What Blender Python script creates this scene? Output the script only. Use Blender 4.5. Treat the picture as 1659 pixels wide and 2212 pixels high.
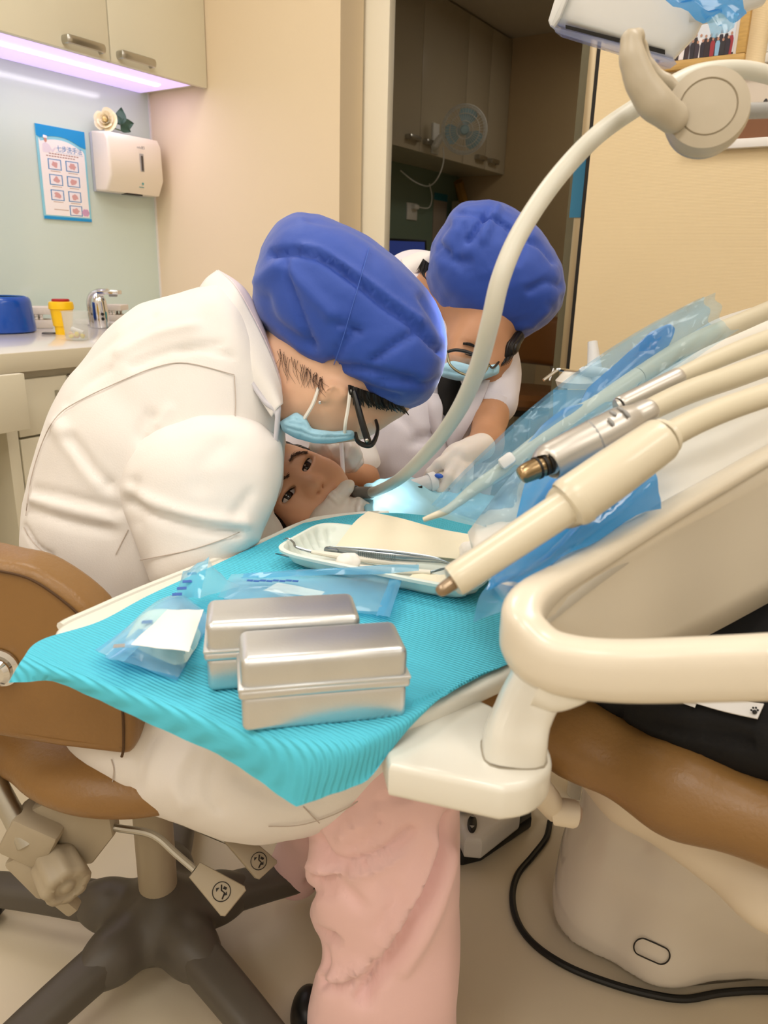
import bpy, bmesh, math, random
import numpy as np
from mathutils import Vector, Matrix
random.seed(7); rng = np.random.default_rng(7)
for _o in list(bpy.data.objects): bpy.data.objects.remove(_o)
SC = bpy.context.scene
COL = SC.collection
PI = math.pi
R = math.radians

# ------------------------------------------------------------------ camera
# room axes: +X along the dental chair (head to feet), +Y to the rear wall, +Z up
IW, IH = 1659., 2212.
FPX = 1640.
PITCH, ROLL, YAW, CH = R(17.6), R(1.5), R(33.), 1.05
_f = np.array([-math.sin(YAW)*math.cos(PITCH), math.cos(YAW)*math.cos(PITCH), -math.sin(PITCH)])
_r0 = np.array([math.cos(YAW), math.sin(YAW), 0.])
_u0 = np.cross(_r0, _f)
_r = _r0*math.cos(ROLL)+_u0*math.sin(ROLL)
_u = np.cross(_r, _f)
CAM = np.array([0., 0., CH])
cd = bpy.data.cameras.new('camera'); cam = bpy.data.objects.new('camera', cd); COL.objects.link(cam)
cd.sensor_fit = 'VERTICAL'; cd.sensor_height = 36.; cd.lens = FPX/IH*36.
cd.clip_start = .01
cam.matrix_world = Matrix(((_r[0], _u[0], -_f[0], 0), (_r[1], _u[1], -_f[1], 0), (_r[2], _u[2], -_f[2], CH), (0, 0, 0, 1)))
cd.dof.use_dof = True; cd.dof.focus_distance = 1.1; cd.dof.aperture_fstop = 9.
SC.camera = cam
SC.view_settings.view_transform = 'Standard'; SC.view_settings.look = 'None'
SC.view_settings.gamma = 1.0; SC.view_settings.use_curve_mapping = False
SC.view_settings.exposure = 0.04

# ------------------------------------------------------------------ world and large lights
w = bpy.data.worlds.new('world'); SC.world = w; w.use_nodes = True
w.node_tree.nodes['Background'].inputs[0].default_value = (1, .96, .92, 1)
w.node_tree.nodes['Background'].inputs[1].default_value = .25

CEIL = 2.62
def area(name, loc, size, power, col, rot=(0, 0, 0), spread=PI):
    l = bpy.data.lights.new(name, 'AREA'); l.shape = 'RECTANGLE'; l.size, l.size_y = size; l.energy = power; l.color = col; l.spread = spread
    o = bpy.data.objects.new(name, l); COL.objects.link(o); o.location = loc; o.rotation_euler = rot; return o
WARM = (1., .965, .925)
LAMPS = [(-1.35, 1.05), (-1.35, -.35), (.1, 1.2), (.1, -.2), (1.4, .5), (-.6, -1.25), (1.1, -1.1)]  # last pair added behind the camera to brighten the lower right
for i, (x, y) in enumerate(LAMPS):
    area('ceiling_lamp', (x, y, CEIL-.035), (.58, .58), 8.6, WARM)
area('rear_room_fill', (-1.2, 3.9, 2.26), (.3, .3), 2.4, (1., .90, .78))  # added fill without a fixture, lifts the dim rear room
_l = bpy.data.lights.new('operating_lamp', 'SPOT'); LAMPSPOT = bpy.data.objects.new('operating_lamp', _l); COL.objects.link(LAMPSPOT)
_l.energy = 55; _l.color = (.93, .97, 1.); _l.spot_size = R(15); _l.spot_blend = .6; _l.shadow_soft_size = .04

# ------------------------------------------------------------------ photo pixel -> place in the room
def ray(x, y): return _f+_r*((x-IW/2)/FPX)-_u*((y-IH/2)/FPX)
def D(x, y, d): return CAM+ray(x, y)*d
def Zp(x, y, h): d = ray(x, y); return CAM+d*((h-CH)/d[2])
def Xp(x, y, v): d = ray(x, y); return CAM+d*(v/d[0])
def Yp(x, y, v): d = ray(x, y); return CAM+d*(v/d[1])
def pj(p):
    q = np.asarray(p)-CAM; z = q@_f; return IW/2+FPX*(q@_r)/z, IH/2-FPX*(q@_u)/z, z
def dep(p): return float((np.asarray(p)-CAM)@_f)

# ------------------------------------------------------------------ materials
def lin(h):
    h = h.lstrip('#'); c = [int(h[i:i+2], 16)/255 for i in (0, 2, 4)]
    return tuple(((v+.055)/1.055)**2.4 if v > .04045 else v/12.92 for v in c)+(1,)
MATS = {}
def mat(name, col, rough=.5, metal=0., bump=0., bscale=80., spec=.5, trans=0., ior=1.45, alpha=1., emit=None, estr=0.,
        var=0., vscale=6., sheen=0., coat=0., sss=0., stretch=None, kind='noise', var2=None, wdir='X', bdist=.002):
    if name in MATS: return MATS[name]
    m = bpy.data.materials.new(name); m.use_nodes = True; MATS[name] = m
    nt = m.node_tree; b = nt.nodes['Principled BSDF']
    c = lin(col) if isinstance(col, str) else tuple(col)+(1,)
    b.inputs['Base Color'].default_value = c
    b.inputs['Roughness'].default_value = rough; b.inputs['Metallic'].default_value = metal
    b.inputs['Specular IOR Level'].default_value = spec
    b.inputs['Transmission Weight'].default_value = trans; b.inputs['IOR'].default_value = ior
    b.inputs['Alpha'].default_value = alpha
    if sheen: b.inputs['Sheen Weight'].default_value = sheen
    if coat: b.inputs['Coat Weight'].default_value = coat; b.inputs['Coat Roughness'].default_value = .08
    if sss:
        b.inputs['Subsurface Weight'].default_value = sss; b.inputs['Subsurface Radius'].default_value = (.012, .005, .003); b.inputs['Subsurface Scale'].default_value = .6
    if emit: b.inputs['Emission Color'].default_value = lin(emit); b.inputs['Emission Strength'].default_value = estr
    tc = nt.nodes.new('ShaderNodeTexCoord'); src = tc.outputs['Object']
    if stretch:
        mp = nt.nodes.new('ShaderNodeMapping'); mp.inputs['Scale'].default_value = stretch
        nt.links.new(src, mp.inputs['Vector']); src = mp.outputs['Vector']
    if var or var2:
        n = nt.nodes.new('ShaderNodeTexNoise'); n.inputs['Scale'].default_value = vscale; n.inputs['Detail'].default_value = 5
        nt.links.new(src, n.inputs['Vector'])
        rp = nt.nodes.new('ShaderNodeValToRGB'); rp.color_ramp.elements[0].position = .3; rp.color_ramp.elements[1].position = .7
        c2 = lin(var2) if var2 else tuple(v*(1-var) for v in c[:3])+(1,)
        rp.color_ramp.elements[0].color = c2; rp.color_ramp.elements[1].color = c
        nt.links.new(n.outputs['Fac'], rp.inputs['Fac']); nt.links.new(rp.outputs['Color'], b.inputs['Base Color'])
    if bump:
        if kind == 'wave':
            t = nt.nodes.new('ShaderNodeTexWave'); t.inputs['Scale'].default_value = bscale; t.inputs['Distortion'].default_value = .6; t.inputs['Detail'].default_value = 1.; t.bands_direction = wdir; out = t.outputs['Fac']
        elif kind == 'voronoi':
            t = nt.nodes.new('ShaderNodeTexVoronoi'); t.inputs['Scale'].default_value = bscale; out = t.outputs['Distance']
        else:
            t = nt.nodes.new('ShaderNodeTexNoise'); t.inputs['Scale'].default_value = bscale; t.inputs['Detail'].default_value = 4; out = t.outputs['Fac']
        nt.links.new(src, t.inputs['Vector'])
        bn = nt.nodes.new('ShaderNodeBump'); bn.inputs['Strength'].default_value = bump; bn.inputs['Distance'].default_value = bdist
        nt.links.new(out, bn.inputs['Height']); nt.links.new(bn.outputs['Normal'], b.inputs['Normal'])
    return m
def film(name, col, alpha, rough=.08):
    """thin plastic film: part clear, part tinted and glossy"""
    if name in MATS: return MATS[name]
    m = bpy.data.materials.new(name); m.use_nodes = True; MATS[name] = m
    nt = m.node_tree; b = nt.nodes['Principled BSDF']; out = nt.nodes['Material Output']
    b.inputs['Base Color'].default_value = lin(col); b.inputs['Roughness'].default_value = rough; b.inputs['Coat Weight'].default_value = .6
    tr = nt.nodes.new('ShaderNodeBsdfTransparent'); c = lin(col); tr.inputs[0].default_value = tuple(.80+.20*v for v in c[:3])+(1,)
    tl = nt.nodes.new('ShaderNodeBsdfTranslucent'); tl.inputs[0].default_value = c
    m0 = nt.nodes.new('ShaderNodeMixShader'); m0.inputs[0].default_value = .4
    mx = nt.nodes.new('ShaderNodeMixShader'); mx.inputs[0].default_value = alpha
    nt.links.new(b.outputs[0], m0.inputs[1]); nt.links.new(tl.outputs[0], m0.inputs[2])
    nt.links.new(tr.outputs[0], mx.inputs[1]); nt.links.new(m0.outputs[0], mx.inputs[2]); nt.links.new(mx.outputs[0], out.inputs['Surface'])
    return m

# ------------------------------------------------------------------ objects
ROOTLOC = {}
def tag(o, label=None, cat=None, group=None, kind=None):
    if label: o['label'] = label
    if cat: o['category'] = cat
    if group: o['group'] = group
    if kind: o['kind'] = kind
    return o
def thing(name, label, cat, loc=(0, 0, 0), group=None):
    o = bpy.data.objects.new(name, None); COL.objects.link(o); o.location = loc; o.empty_display_size = .05
    ROOTLOC[o.name] = np.array(loc, float)
    return tag(o, label, cat, group)
def mesh_of(V, F, smooth=True, sharp=35):
    me = bpy.data.meshes.new('m'); me.from_pydata([tuple(map(float, v)) for v in V], [], [tuple(int(i) for i in f) for f in F]); me.validate(); me.update()
    bm = bmesh.new(); bm.from_mesh(me); bmesh.ops.recalc_face_normals(bm, faces=bm.faces[:]); bm.to_mesh(me); bm.free()
    if smooth:
        me.shade_smooth()
        if sharp: me.set_sharp_from_angle(angle=R(sharp))
    return me
def put(name, VF, material, parent=None, label=None, cat=None, group=None, kind=None, smooth=True, sharp=35):
    """one mesh object from world-space (V, F)"""
    V, F = VF
    V = np.asarray(V, float)
    if parent is not None: base = ROOTLOC[parent.name]
    else:
        lo, hi = V.min(0), V.max(0); base = np.array([(lo[0]+hi[0])/2, (lo[1]+hi[1])/2, lo[2]])
    me = mesh_of(V-base, F, smooth, sharp); me.name = name
    o = bpy.data.objects.new(name, me); COL.objects.link(o)
    if parent is not None: o.parent = parent
    else: o.location = base
    ROOTLOC[o.name] = base
    if material is not None: me.materials.append(material)
    return tag(o, label, cat, group, kind)

# ------------------------------------------------------------------ shapes: every helper returns (V, F) in world space
def join(*parts):
    V, F, n = [], [], 0
    for v, f in parts:
        v = np.asarray(v, float); V.append(v); F += [tuple(i+n for i in q) for q in f]; n += len(v)
    return np.concatenate(V), F
def rotm(rx=0, ry=0, rz=0):
    return np.array(Matrix.Rotation(rz, 3, 'Z') @ Matrix.Rotation(ry, 3, 'Y') @ Matrix.Rotation(rx, 3, 'X'))
def frame(z, up=(0, 0, 1)):
    """rotation with columns x,y,z; z along given direction, y as near up as possible"""
    z = np.array(z, float); z /= np.linalg.norm(z); up = np.array(up, float)
    x = np.cross(up, z)
    if np.linalg.norm(x) < 1e-5: x = np.cross((0, 1, 0), z)
    x /= np.linalg.norm(x); y = np.cross(z, x)
    return np.stack([x, y, z], 1)
def xf(VF, loc=(0, 0, 0), rot=None, scale=None):
    V = np.asarray(VF[0], float)
    if scale is not None: V = V*np.asarray(scale)
    if rot is not None: V = V@np.asarray(rot).T
    return V+np.asarray(loc), VF[1]
def from_bm(bm):
    bm.verts.index_update(); V = np.array([v.co[:] for v in bm.verts]); F = [tuple(v.index for v in f.verts) for f in bm.faces]; bm.free(); return V, F
def rbox(size, r=.003, seg=2, c=(0, 0, 0), rot=None):
    bm = bmesh.new(); bmesh.ops.create_cube(bm, size=1.)
    for v in bm.verts: v.co = Vector((v.co.x*size[0], v.co.y*size[1], v.co.z*size[2]))
    if r > 0: bmesh.ops.bevel(bm, geom=bm.edges[:], offset=min(r, min(size)*.49), segments=seg, affect='EDGES', profile=.5)
    return xf(from_bm(bm), c, rot)
def bx(lo, hi, r=.0, seg=2):
    lo, hi = np.minimum(lo, hi), np.maximum(lo, hi); return rbox(hi-lo, r, seg, (lo+hi)/2)
def prism(poly, h, r=0., seg=2, rot=None, c=(0, 0, 0)):
    """polygon in xy, thickness h along z (0..h), bevelled"""
    bm = bmesh.new(); vs = [bm.verts.new((p[0], p[1], 0)) for p in poly]; f = bm.faces.new(vs)
    g = bmesh.ops.extrude_face_region(bm, geom=[f]); bmesh.ops.translate(bm, vec=(0, 0, h), verts=[v for v in g['geom'] if isinstance(v, bmesh.types.BMVert)])
    bmesh.ops.recalc_face_normals(bm, faces=bm.faces[:])
    if r > 0:
        es = [e for e in bm.edges if abs(e.verts[0].co.z-e.verts[1].co.z) < 1e-6]
        bmesh.ops.bevel(bm, geom=es, offset=r, segments=seg, affect='EDGES', profile=.5)
    return xf(from_bm(bm), c, rot)
def spline(pts, n=8, closed=False):
    P = np.array(pts, float); m = len(P); out = []
    rngk = range(m if closed else m-1)
    for i in rngk:
        if closed: p0, p1, p2, p3 = P[(i-1) % m], P[i], P[(i+1) % m], P[(i+2) % m]
        else: p0, p1, p2, p3 = P[max(i-1, 0)], P[i], P[i+1], P[min(i+2, m-1)]
        for t in np.linspace(0, 1, n, endpoint=False):
            out.append(.5*((2*p1)+(-p0+p2)*t+(2*p0-5*p1+4*p2-p3)*t*t+(-p0+3*p1-3*p2+p3)*t**3))
    if not closed: out.append(P[-1])
    return np.array(out)
def tube(pts, rad, sides=12, cap=True, flat=None, up=None):
    """sweep; rad scalar or per point; flat=(a,b) scales the two section axes"""
    P = np.array(pts, float); n = len(P); rr = np.full(n, rad) if np.isscalar(rad) else np.interp(np.linspace(0, 1, n), np.linspace(0, 1, len(rad)), rad)
    T = np.gradient(P, axis=0); T /= np.linalg.norm(T, axis=1)[:, None]+1e-12
    a = np.array(up, float) if up is not None else (np.array([0, 0, 1.]) if abs(T[0][2]) < .9 else np.array([1., 0, 0]))
    V = []; fa, fb = flat if flat else (1, 1)
    for i in range(n):
        a = a-T[i]*(a@T[i]); a /= np.linalg.norm(a)+1e-12; b = np.cross(T[i], a)
        for k in range(sides):
            t = 2*PI*k/sides; V.append(P[i]+rr[i]*(fa*math.cos(t)*a+fb*math.sin(t)*b))
    F = [(i*sides+k, i*sides+(k+1) % sides, (i+1)*sides+(k+1) % sides, (i+1)*sides+k) for i in range(n-1) for k in range(sides)]
    if cap: F += [tuple(range(sides))[::-1], tuple((n-1)*sides+k for k in range(sides))]
    return np.array(V), F
def rod(a, b, r0, r1=None, sides=16): return tube([a, b], [r0, r1 if r1 is not None else r0], sides)
def lathe(prof, a, d, sides=24, up=(0, 0, 1), sx=1.):
    """profile [(radius, distance along d)] from point a along d"""
    M = frame(d, up); V = []; n = len(prof)
    for (r, t) in prof:
        for k in range(sides):
            an = 2*PI*k/sides; V.append(np.array(a)+M@np.array([r*sx*math.cos(an), r*math.sin(an), t]))
    F = [(i*sides+k, i*sides+(k+1) % sides, (i+1)*sides+(k+1) % sides, (i+1)*sides+k) for i in range(n-1) for k in range(sides)]
    if prof[0][0] > 1e-6: F.append(tuple(range(sides))[::-1])
    if prof[-1][0] > 1e-6: F.append(tuple((n-1)*sides+k for k in range(sides)))
    return np.array(V), F
def sesweep(path, side, ha, hb, power=3.2, sides=24, n=6):
    """sweep of a rounded rectangle; half sizes ha along 'side', hb across, per path point"""
    P = spline(path, n); t_ = np.linspace(0, 1, len(path)); u_ = np.linspace(0, 1, len(P)); HA = np.interp(u_, t_, ha); HBb = np.interp(u_, t_, hb)
    T = np.gradient(P, axis=0); T /= np.linalg.norm(T, axis=1)[:, None]; V = []
    for i in range(len(P)):
        a = np.array(side, float); a = a-T[i]*(a@T[i]); a /= np.linalg.norm(a); b = np.cross(T[i], a)
        for k in range(sides):
            c, s_ = math.cos(2*PI*k/sides), math.sin(2*PI*k/sides); q = (abs(c)**power+abs(s_)**power)**(-1/power); V.append(P[i]+a*HA[i]*c*q+b*HBb[i]*s_*q)
    m = len(P); F = [(i*sides+k, i*sides+(k+1) % sides, (i+1)*sides+(k+1) % sides, (i+1)*sides+k) for i in range(m-1) for k in range(sides)]+[tuple(range(sides))[::-1], tuple((m-1)*sides+k for k in range(sides))]
    return np.array(V), F
def sheet(G, thick=0., closed_u=False, closed_v=False):
    """grid of points (nu, nv, 3) -> surface, optionally thickened"""
    G = np.array(G, float); nu, nv, _ = G.shape
    def faces(off=0, flip=False):
        F = []
        for i in range(nu if closed_u else nu-1):
            for j in range(nv if closed_v else nv-1):
                q = (i*nv+j, ((i+1) % nu)*nv+j, ((i+1) % nu)*nv+(j+1) % nv, i*nv+(j+1) % nv); q = tuple(v+off for v in q)
                F.append(q[::-1] if flip else q)
        return F
    V = G.reshape(-1, 3)
    if not thick: return V, faces()
    du = np.gradient(G, axis=0); dv = np.gradient(G, axis=1); N = np.cross(du, dv); N /= np.linalg.norm(N, axis=2)[..., None]+1e-12
    V2 = (G-N*thick).reshape(-1, 3); n = nu*nv; F = faces()+faces(n, True)
    def rim(idx): return [(idx[k], idx[k+1], idx[k+1]+n, idx[k]+n) for k in range(len(idx)-1)]
    if not closed_v: F += rim([i*nv for i in range(nu)]); F += rim([i*nv+nv-1 for i in range(nu)])
    if not closed_u: F += rim(list(range(nv))); F += rim([(nu-1)*nv+j for j in range(nv)])
    return np.concatenate([V, V2]), F
def ball(c, r, rot=None, seg=20, rings=12):
    r = np.array([r, r, r]) if np.isscalar(r) else np.array(r); V = [(0, 0, 1)]
    for i in range(1, rings):
        for k in range(seg): V.append((math.sin(PI*i/rings)*math.cos(2*PI*k/seg), math.sin(PI*i/rings)*math.sin(2*PI*k/seg), math.cos(PI*i/rings)))
    V.append((0, 0, -1)); n = len(V); F = [(0, 1+k, 1+(k+1) % seg) for k in range(seg)]
    for i in range(rings-2):
        for k in range(seg): a = 1+i*seg; F.append((a+k, a+seg+k, a+seg+(k+1) % seg, a+(k+1) % seg))
    F += [(n-1, n-1-seg+(k+1) % seg, n-1-seg+k) for k in range(seg)]
    return xf((np.array(V)*r, F), c, rot)
def flat_poly(pts, thick=.0006, nrm=None):
    """thin extruded polygon through world points (planar)"""
    P = np.array(pts, float); n = len(P)
    N = np.array(nrm, float) if nrm is not None else np.cross(P[1]-P[0], P[2]-P[1])
    N = N/np.linalg.norm(N); V = np.concatenate([P+N*thick, P])
    return V, [tuple(range(n)), tuple(range(n, 2*n))[::-1]]+[(i, i+n, (i+1) % n+n, (i+1) % n) for i in range(n)]
def text_mesh(s, size, origin, xdir, ydir, depth=.0004, align='CENTER', fitw=None):
    cu = bpy.data.curves.new('t', 'FONT'); cu.body = s; cu.size = size; cu.align_x = align; cu.align_y = 'CENTER'; cu.resolution_u = 3
    o = bpy.data.objects.new('t', cu); COL.objects.link(o)
    dg = bpy.context.evaluated_depsgraph_get(); me = bpy.data.meshes.new_from_object(o.evaluated_get(dg))
    V = np.array([v.co[:] for v in me.vertices]) if len(me.vertices) else np.zeros((0, 3)); F = [tuple(p.vertices) for p in me.polygons]
    bpy.data.objects.remove(o); bpy.data.curves.remove(cu); bpy.data.meshes.remove(me)
    if fitw and len(V):
        wd = V[:, 0].max()-V[:, 0].min(); V[:, 0] *= fitw/max(wd, 1e-6)
    x = np.array(xdir, float); x /= np.linalg.norm(x); y = np.array(ydir, float); y /= np.linalg.norm(y); nz = np.cross(x, y)
    return np.array(origin)+V[:, :1]*x+V[:, 1:2]*y+nz*depth, F

# ------------------------------------------------------------------ implicit sculpting (camera-aligned grid, metres)
def C3(x, y, d): return np.array([(x-IW/2)/FPX*d, -(y-IH/2)/FPX*d, d])
def w2c(p): q = np.asarray(p)-CAM; return np.stack([q@_r, q@_u, q@_f], -1)
def c2w(q): q = np.asarray(q); return CAM+q[..., :1]*_r+q[..., 1:2]*_u+q[..., 2:3]*_f
class Sculpt:
    def __init__(s, h=.007): s.h = h; s.ops = []
    def seg(s, a, b, ra, rb, k=.02, flat=None, mode='add'):
        """round cone; flat=(dir, factor) squashes along dir"""
        s.ops.append((mode, 'seg', np.array(a, float), np.array(b, float), ra, rb, k, flat)); return s
    def chain(s, pts, k=.02, flat=None, mode='add'):
        for i in range(len(pts)-1): s.seg(pts[i][0], pts[i+1][0], pts[i][1], pts[i+1][1], k, flat, mode)
        return s
    def ell(s, c, r, M=None, k=.02, mode='add'):
        s.ops.append((mode, 'ell', np.array(c, float), np.array(r, float), np.eye(3) if M is None else np.array(M, float), None, k, None)); return s
    def plane(s, p, n, k=.004):
        n = np.array(n, float); s.ops.append(('cutplane', 'plane', np.array(p, float), n/np.linalg.norm(n), None, None, k, None)); return s
    def outline(s, poly, k=.02):
        """keep only what lies inside a traced outline (pixel polygon), edge rounded over k metres"""
        s.ops.append(('outline', 'outline', np.array(poly, float), None, None, None, k, None)); return s
    def bounds(s, o):
        if o[1] == 'seg':
            rr = max(o[4], o[5])*max(1., (o[7][1] if o[7] else 1.)); return np.minimum(o[2], o[3])-rr, np.maximum(o[2], o[3])+rr
        rr = np.sqrt(((o[4]*o[3])**2).sum(1)); return o[2]-rr, o[2]+rr
    def build(s, world=True, smooth=2):
        h = s.h; B = [s.bounds(o) for o in s.ops if o[0] == 'add']
        lo = np.min([b[0] for b in B], 0)-.02-2*h; hi = np.max([b[1] for b in B], 0)+.02+2*h
        n = np.ceil((hi-lo)/h).astype(int)+1
        ax = [lo[i]+h*np.arange(n[i]) for i in range(3)]
        f = np.full(n, .06)
        for o in s.ops:
            mode, kind, k = o[0], o[1], o[6]
            if kind == 'outline':
                m = f < .02; I3 = np.argwhere(m); P3_ = np.stack([ax[q][I3[:, q]] for q in range(3)], 1); Q = cpx(P3_); L = np.vstack([o[2], o[2][:1]])
                dd = pdist(Q, L); ins = np.zeros(len(Q), bool)
                for (xa, ya_), (xb_, yb_) in zip(L[:-1], L[1:]):
                    c_ = ((ya_ > Q[:, 1]) != (yb_ > Q[:, 1])) & (Q[:, 0] < (xb_-xa)*(Q[:, 1]-ya_)/(yb_-ya_+1e-12)+xa); ins ^= c_
                e = np.where(ins, -dd, dd)*P3_[:, 2]/FPX-k*.22; g = f[m]; hh = np.maximum(k-np.abs(g-e), 0)/max(k, 1e-9); f[m] = np.maximum(g, e)+hh*hh*k*.25
                continue
            if kind == 'plane': sl = (slice(None),)*3
            else:
                b0, b1 = s.bounds(o); m = k*1.5+.03+h
                i0 = np.clip(((b0-m-lo)/h).astype(int), 0, n); i1 = np.clip(((b1+m-lo)/h).astype(int)+2, 0, n)
                sl = tuple(slice(i0[q], i1[q]) for q in range(3))
                if any(i1[q] <= i0[q] for q in range(3)): continue
            gx, gy, gz = np.meshgrid(ax[0][sl[0]], ax[1][sl[1]], ax[2][sl[2]], indexing='ij')
            p = np.stack([gx, gy, gz], -1)
            if kind == 'plane': d = (p-o[2])@o[3]
            elif kind == 'seg':
                a, b, ra, rb, fl = o[2], o[3], o[4], o[5], o[7]
                q = p-a; ab = b-a
                if fl:
                    fd = np.array(fl[0], float); fd /= np.linalg.norm(fd); q = q+fd*((q@fd)*(1/fl[1]-1))[..., None]; ab = ab+fd*((ab@fd)*(1/fl[1]-1))
                t = np.clip((q@ab)/(ab@ab+1e-12), 0, 1); d = np.sqrt(((q-t[..., None]*ab)**2).sum(-1))-(ra+(rb-ra)*t)
                if fl and fl[1] < 1: d = d*max(fl[1], .35)
            else:
                q = (p-o[2])@o[4]; r = o[3]; k0 = np.sqrt(((q/r)**2).sum(-1)); k1 = np.sqrt(((q/r**2)**2).sum(-1))+1e-9; d = k0*(k0-1)/k1
            g = f[sl]
            if mode == 'add':
                hh = np.maximum(k-np.abs(g-d), 0)/max(k, 1e-9); f[sl] = np.minimum(g, d)-hh*hh*k*.25
            elif mode in ('sub', 'cutplane'):
                e = -d if mode == 'sub' else d
                hh = np.maximum(k-np.abs(g-e), 0)/max(k, 1e-9); f[sl] = np.maximum(g, e)+hh*hh*k*.25
        V, F = nets(f, lo, h)
        if smooth: V = relax(V, F, smooth)
        s.V, s.F = V, F
        return (c2w(V), F) if world else (V, F)
def nets(f, lo, h):
    n = np.array(f.shape); s = f < 0
    c = np.zeros(n-1, int)
    for i in (0, 1):
        for j in (0, 1):
            for k in (0, 1): c += s[i:n[0]-1+i, j:n[1]-1+j, k:n[2]-1+k]
    act = (c > 0) & (c < 8); idx = np.full(n-1, -1); I = np.argwhere(act); idx[act] = np.arange(len(I))
    acc = np.zeros((len(I), 3)); cnt = np.zeros(len(I))
    off = [(i, j, k) for i in (0, 1) for j in (0, 1) for k in (0, 1)]
    for a in off:
        for q in range(3):
            if a[q] == 0:
                b = list(a); b[q] = 1; b = tuple(b)
                fa = f[I[:, 0]+a[0], I[:, 1]+a[1], I[:, 2]+a[2]]; fb = f[I[:, 0]+b[0], I[:, 1]+b[1], I[:, 2]+b[2]]
                m = (fa < 0) != (fb < 0); t = np.where(m, fa/(fa-fb+1e-20), 0)
                p = np.array(a)[None]+np.zeros((len(I), 3)); p[:, q] += t
                acc[m] += p[m]; cnt[m] += 1
    V = lo+h*(I+acc/cnt[:, None])
    F = []
    for q in range(3):
        o1, o2 = [(1, 2), (2, 0), (0, 1)][q]
        sa = [slice(1, n[i]-1) for i in range(3)]; sb = list(sa)
        sa[q] = slice(0, n[q]-1); sb[q] = slice(1, n[q])
        A, B2 = s[tuple(sa)], s[tuple(sb)]
        for flip in (0, 1):
            E = np.argwhere((A & ~B2) if flip == 0 else (~A & B2))
            if not len(E): continue
            base = E.copy()
            for i in range(3):
                if i != q: base[:, i] += 1
            def cell(d1, d2):
                cc = base.copy(); cc[:, o1] += d1; cc[:, o2] += d2; return idx[cc[:, 0], cc[:, 1], cc[:, 2]]
            Q = np.stack([cell(-1, -1), cell(0, -1), cell(0, 0), cell(-1, 0)], 1)
            if flip: Q = Q[:, ::-1]
            F.append(Q)
    F = np.concatenate(F); F = F[(F >= 0).all(1)]
    return V, F
def edges_of(F):
    F = np.asarray(F); E = np.concatenate([F[:, [i, (i+1) % 4]] for i in range(4)]); return E
def relax(V, F, it=2, lam=.5):
    E = edges_of(F); n = len(V); deg = np.bincount(E[:, 0], minlength=n)+np.bincount(E[:, 1], minlength=n)
    for _ in range(it):
        S = np.zeros_like(V)
        for q in range(3): S[:, q] = np.bincount(E[:, 0], V[E[:, 1], q], n)+np.bincount(E[:, 1], V[E[:, 0], q], n)
        V = V+lam*(S/np.maximum(deg, 1)[:, None]-V)
    return V
def normals(V, F):
    F = np.asarray(F); a, b, c, d = (V[F[:, i]] for i in range(4)); fn = np.cross(c-a, d-b); N = np.zeros_like(V)
    for i in range(4):
        for q in range(3): N[:, q] += np.bincount(F[:, i], fn[:, q], len(V))
    return N/(np.linalg.norm(N, axis=1)[:, None]+1e-12)
def wob(P, scale, seed=0, octs=3):
    """smooth noise -1..1"""
    g = np.random.default_rng(seed); o = np.zeros(len(P)); amp = 1; tot = 0
    for _ in range(octs):
        for _ in range(4):
            k = g.normal(size=3); k /= np.linalg.norm(k); o += amp*np.sin(P@k*2*PI/scale*g.uniform(.7, 1.3)+g.uniform(0, 6.28)); tot += amp*.55
        scale *= .5; amp *= .5
    return o/tot
def cpx(V): return np.stack([IW/2+FPX*V[:, 0]/V[:, 2], IH/2-FPX*V[:, 1]/V[:, 2]], 1)
def pdist(Q, line):
    """distance of 2-D points to a polyline"""
    L = np.array(line, float); best = np.full(len(Q), 1e9)
    for a, b in zip(L[:-1], L[1:]):
        ab = b-a; t = np.clip(((Q-a)@ab)/(ab@ab+1e-9), 0, 1); best = np.minimum(best, np.linalg.norm(Q-a-t[:, None]*ab, axis=1))
    return best
def folds(V, F, lines, world=False):
    """push cloth in or out along traced fold lines [(pixel polyline, width px, depth m)] on the side facing the traced view"""
    N = normals(V, F)
    # orient outwards
    ctr = V.mean(0)
    if ((V-ctr)*N).sum() < 0: N = -N
    face = np.clip(-(N*(V/np.linalg.norm(V, axis=1)[:, None])).sum(1)*3, 0, 1); Q = cpx(V); amt = np.zeros(len(V))
    for line, wd, dp in lines:
        L = spline(line, 6) if len(line) > 2 else line
        amt += dp*np.exp(-(pdist(Q, L)/wd)**2)
    return V+N*(amt*face)[:, None]
def outward(V, F):
    N = normals(V, F)
    return N if ((V-V.mean(0))*N).sum() > 0 else -N
# ================================================================== materials in use
M_beige = mat('wall_paint', '#e9d5b4', .75, bump=.15, bscale=60)
M_paper = mat('ribbed_wallpaper', '#e8d2a8', .7, bump=.22, bscale=95, kind='wave', wdir='Z', bdist=.0008)
M_floor = mat('vinyl_floor', '#d4c7ae', .38, bump=.05, bscale=300, var=.10, vscale=1.6)
M_ceil = mat('ceiling_white', '#f2ece0', .8)
M_cream = mat('cream_laminate', '#e3dcc4', .35, bump=.02, bscale=200)
M_cream2 = mat('cream_panel', '#efe6cf', .45)
M_glassw = mat('frosted_glass_panel', '#cddbcf', .12, coat=.4)
M_steel = mat('brushed_steel', '#b9b6ad', .32, 1., bump=.06, bscale=300)
M_chrome = mat('chrome', '#d8d8d8', .08, 1.)
M_black = mat('black_plastic', '#121212', .4)
M_dark = mat('dark_gap', '#1c1813', .6)
M_white = mat('white_plastic', '#ece6d8', .32)
M_cool = mat('cool_white_plastic', '#e8e8e6', .35)
M_grey = mat('grey_plastic', '#9a9a98', .4)

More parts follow.
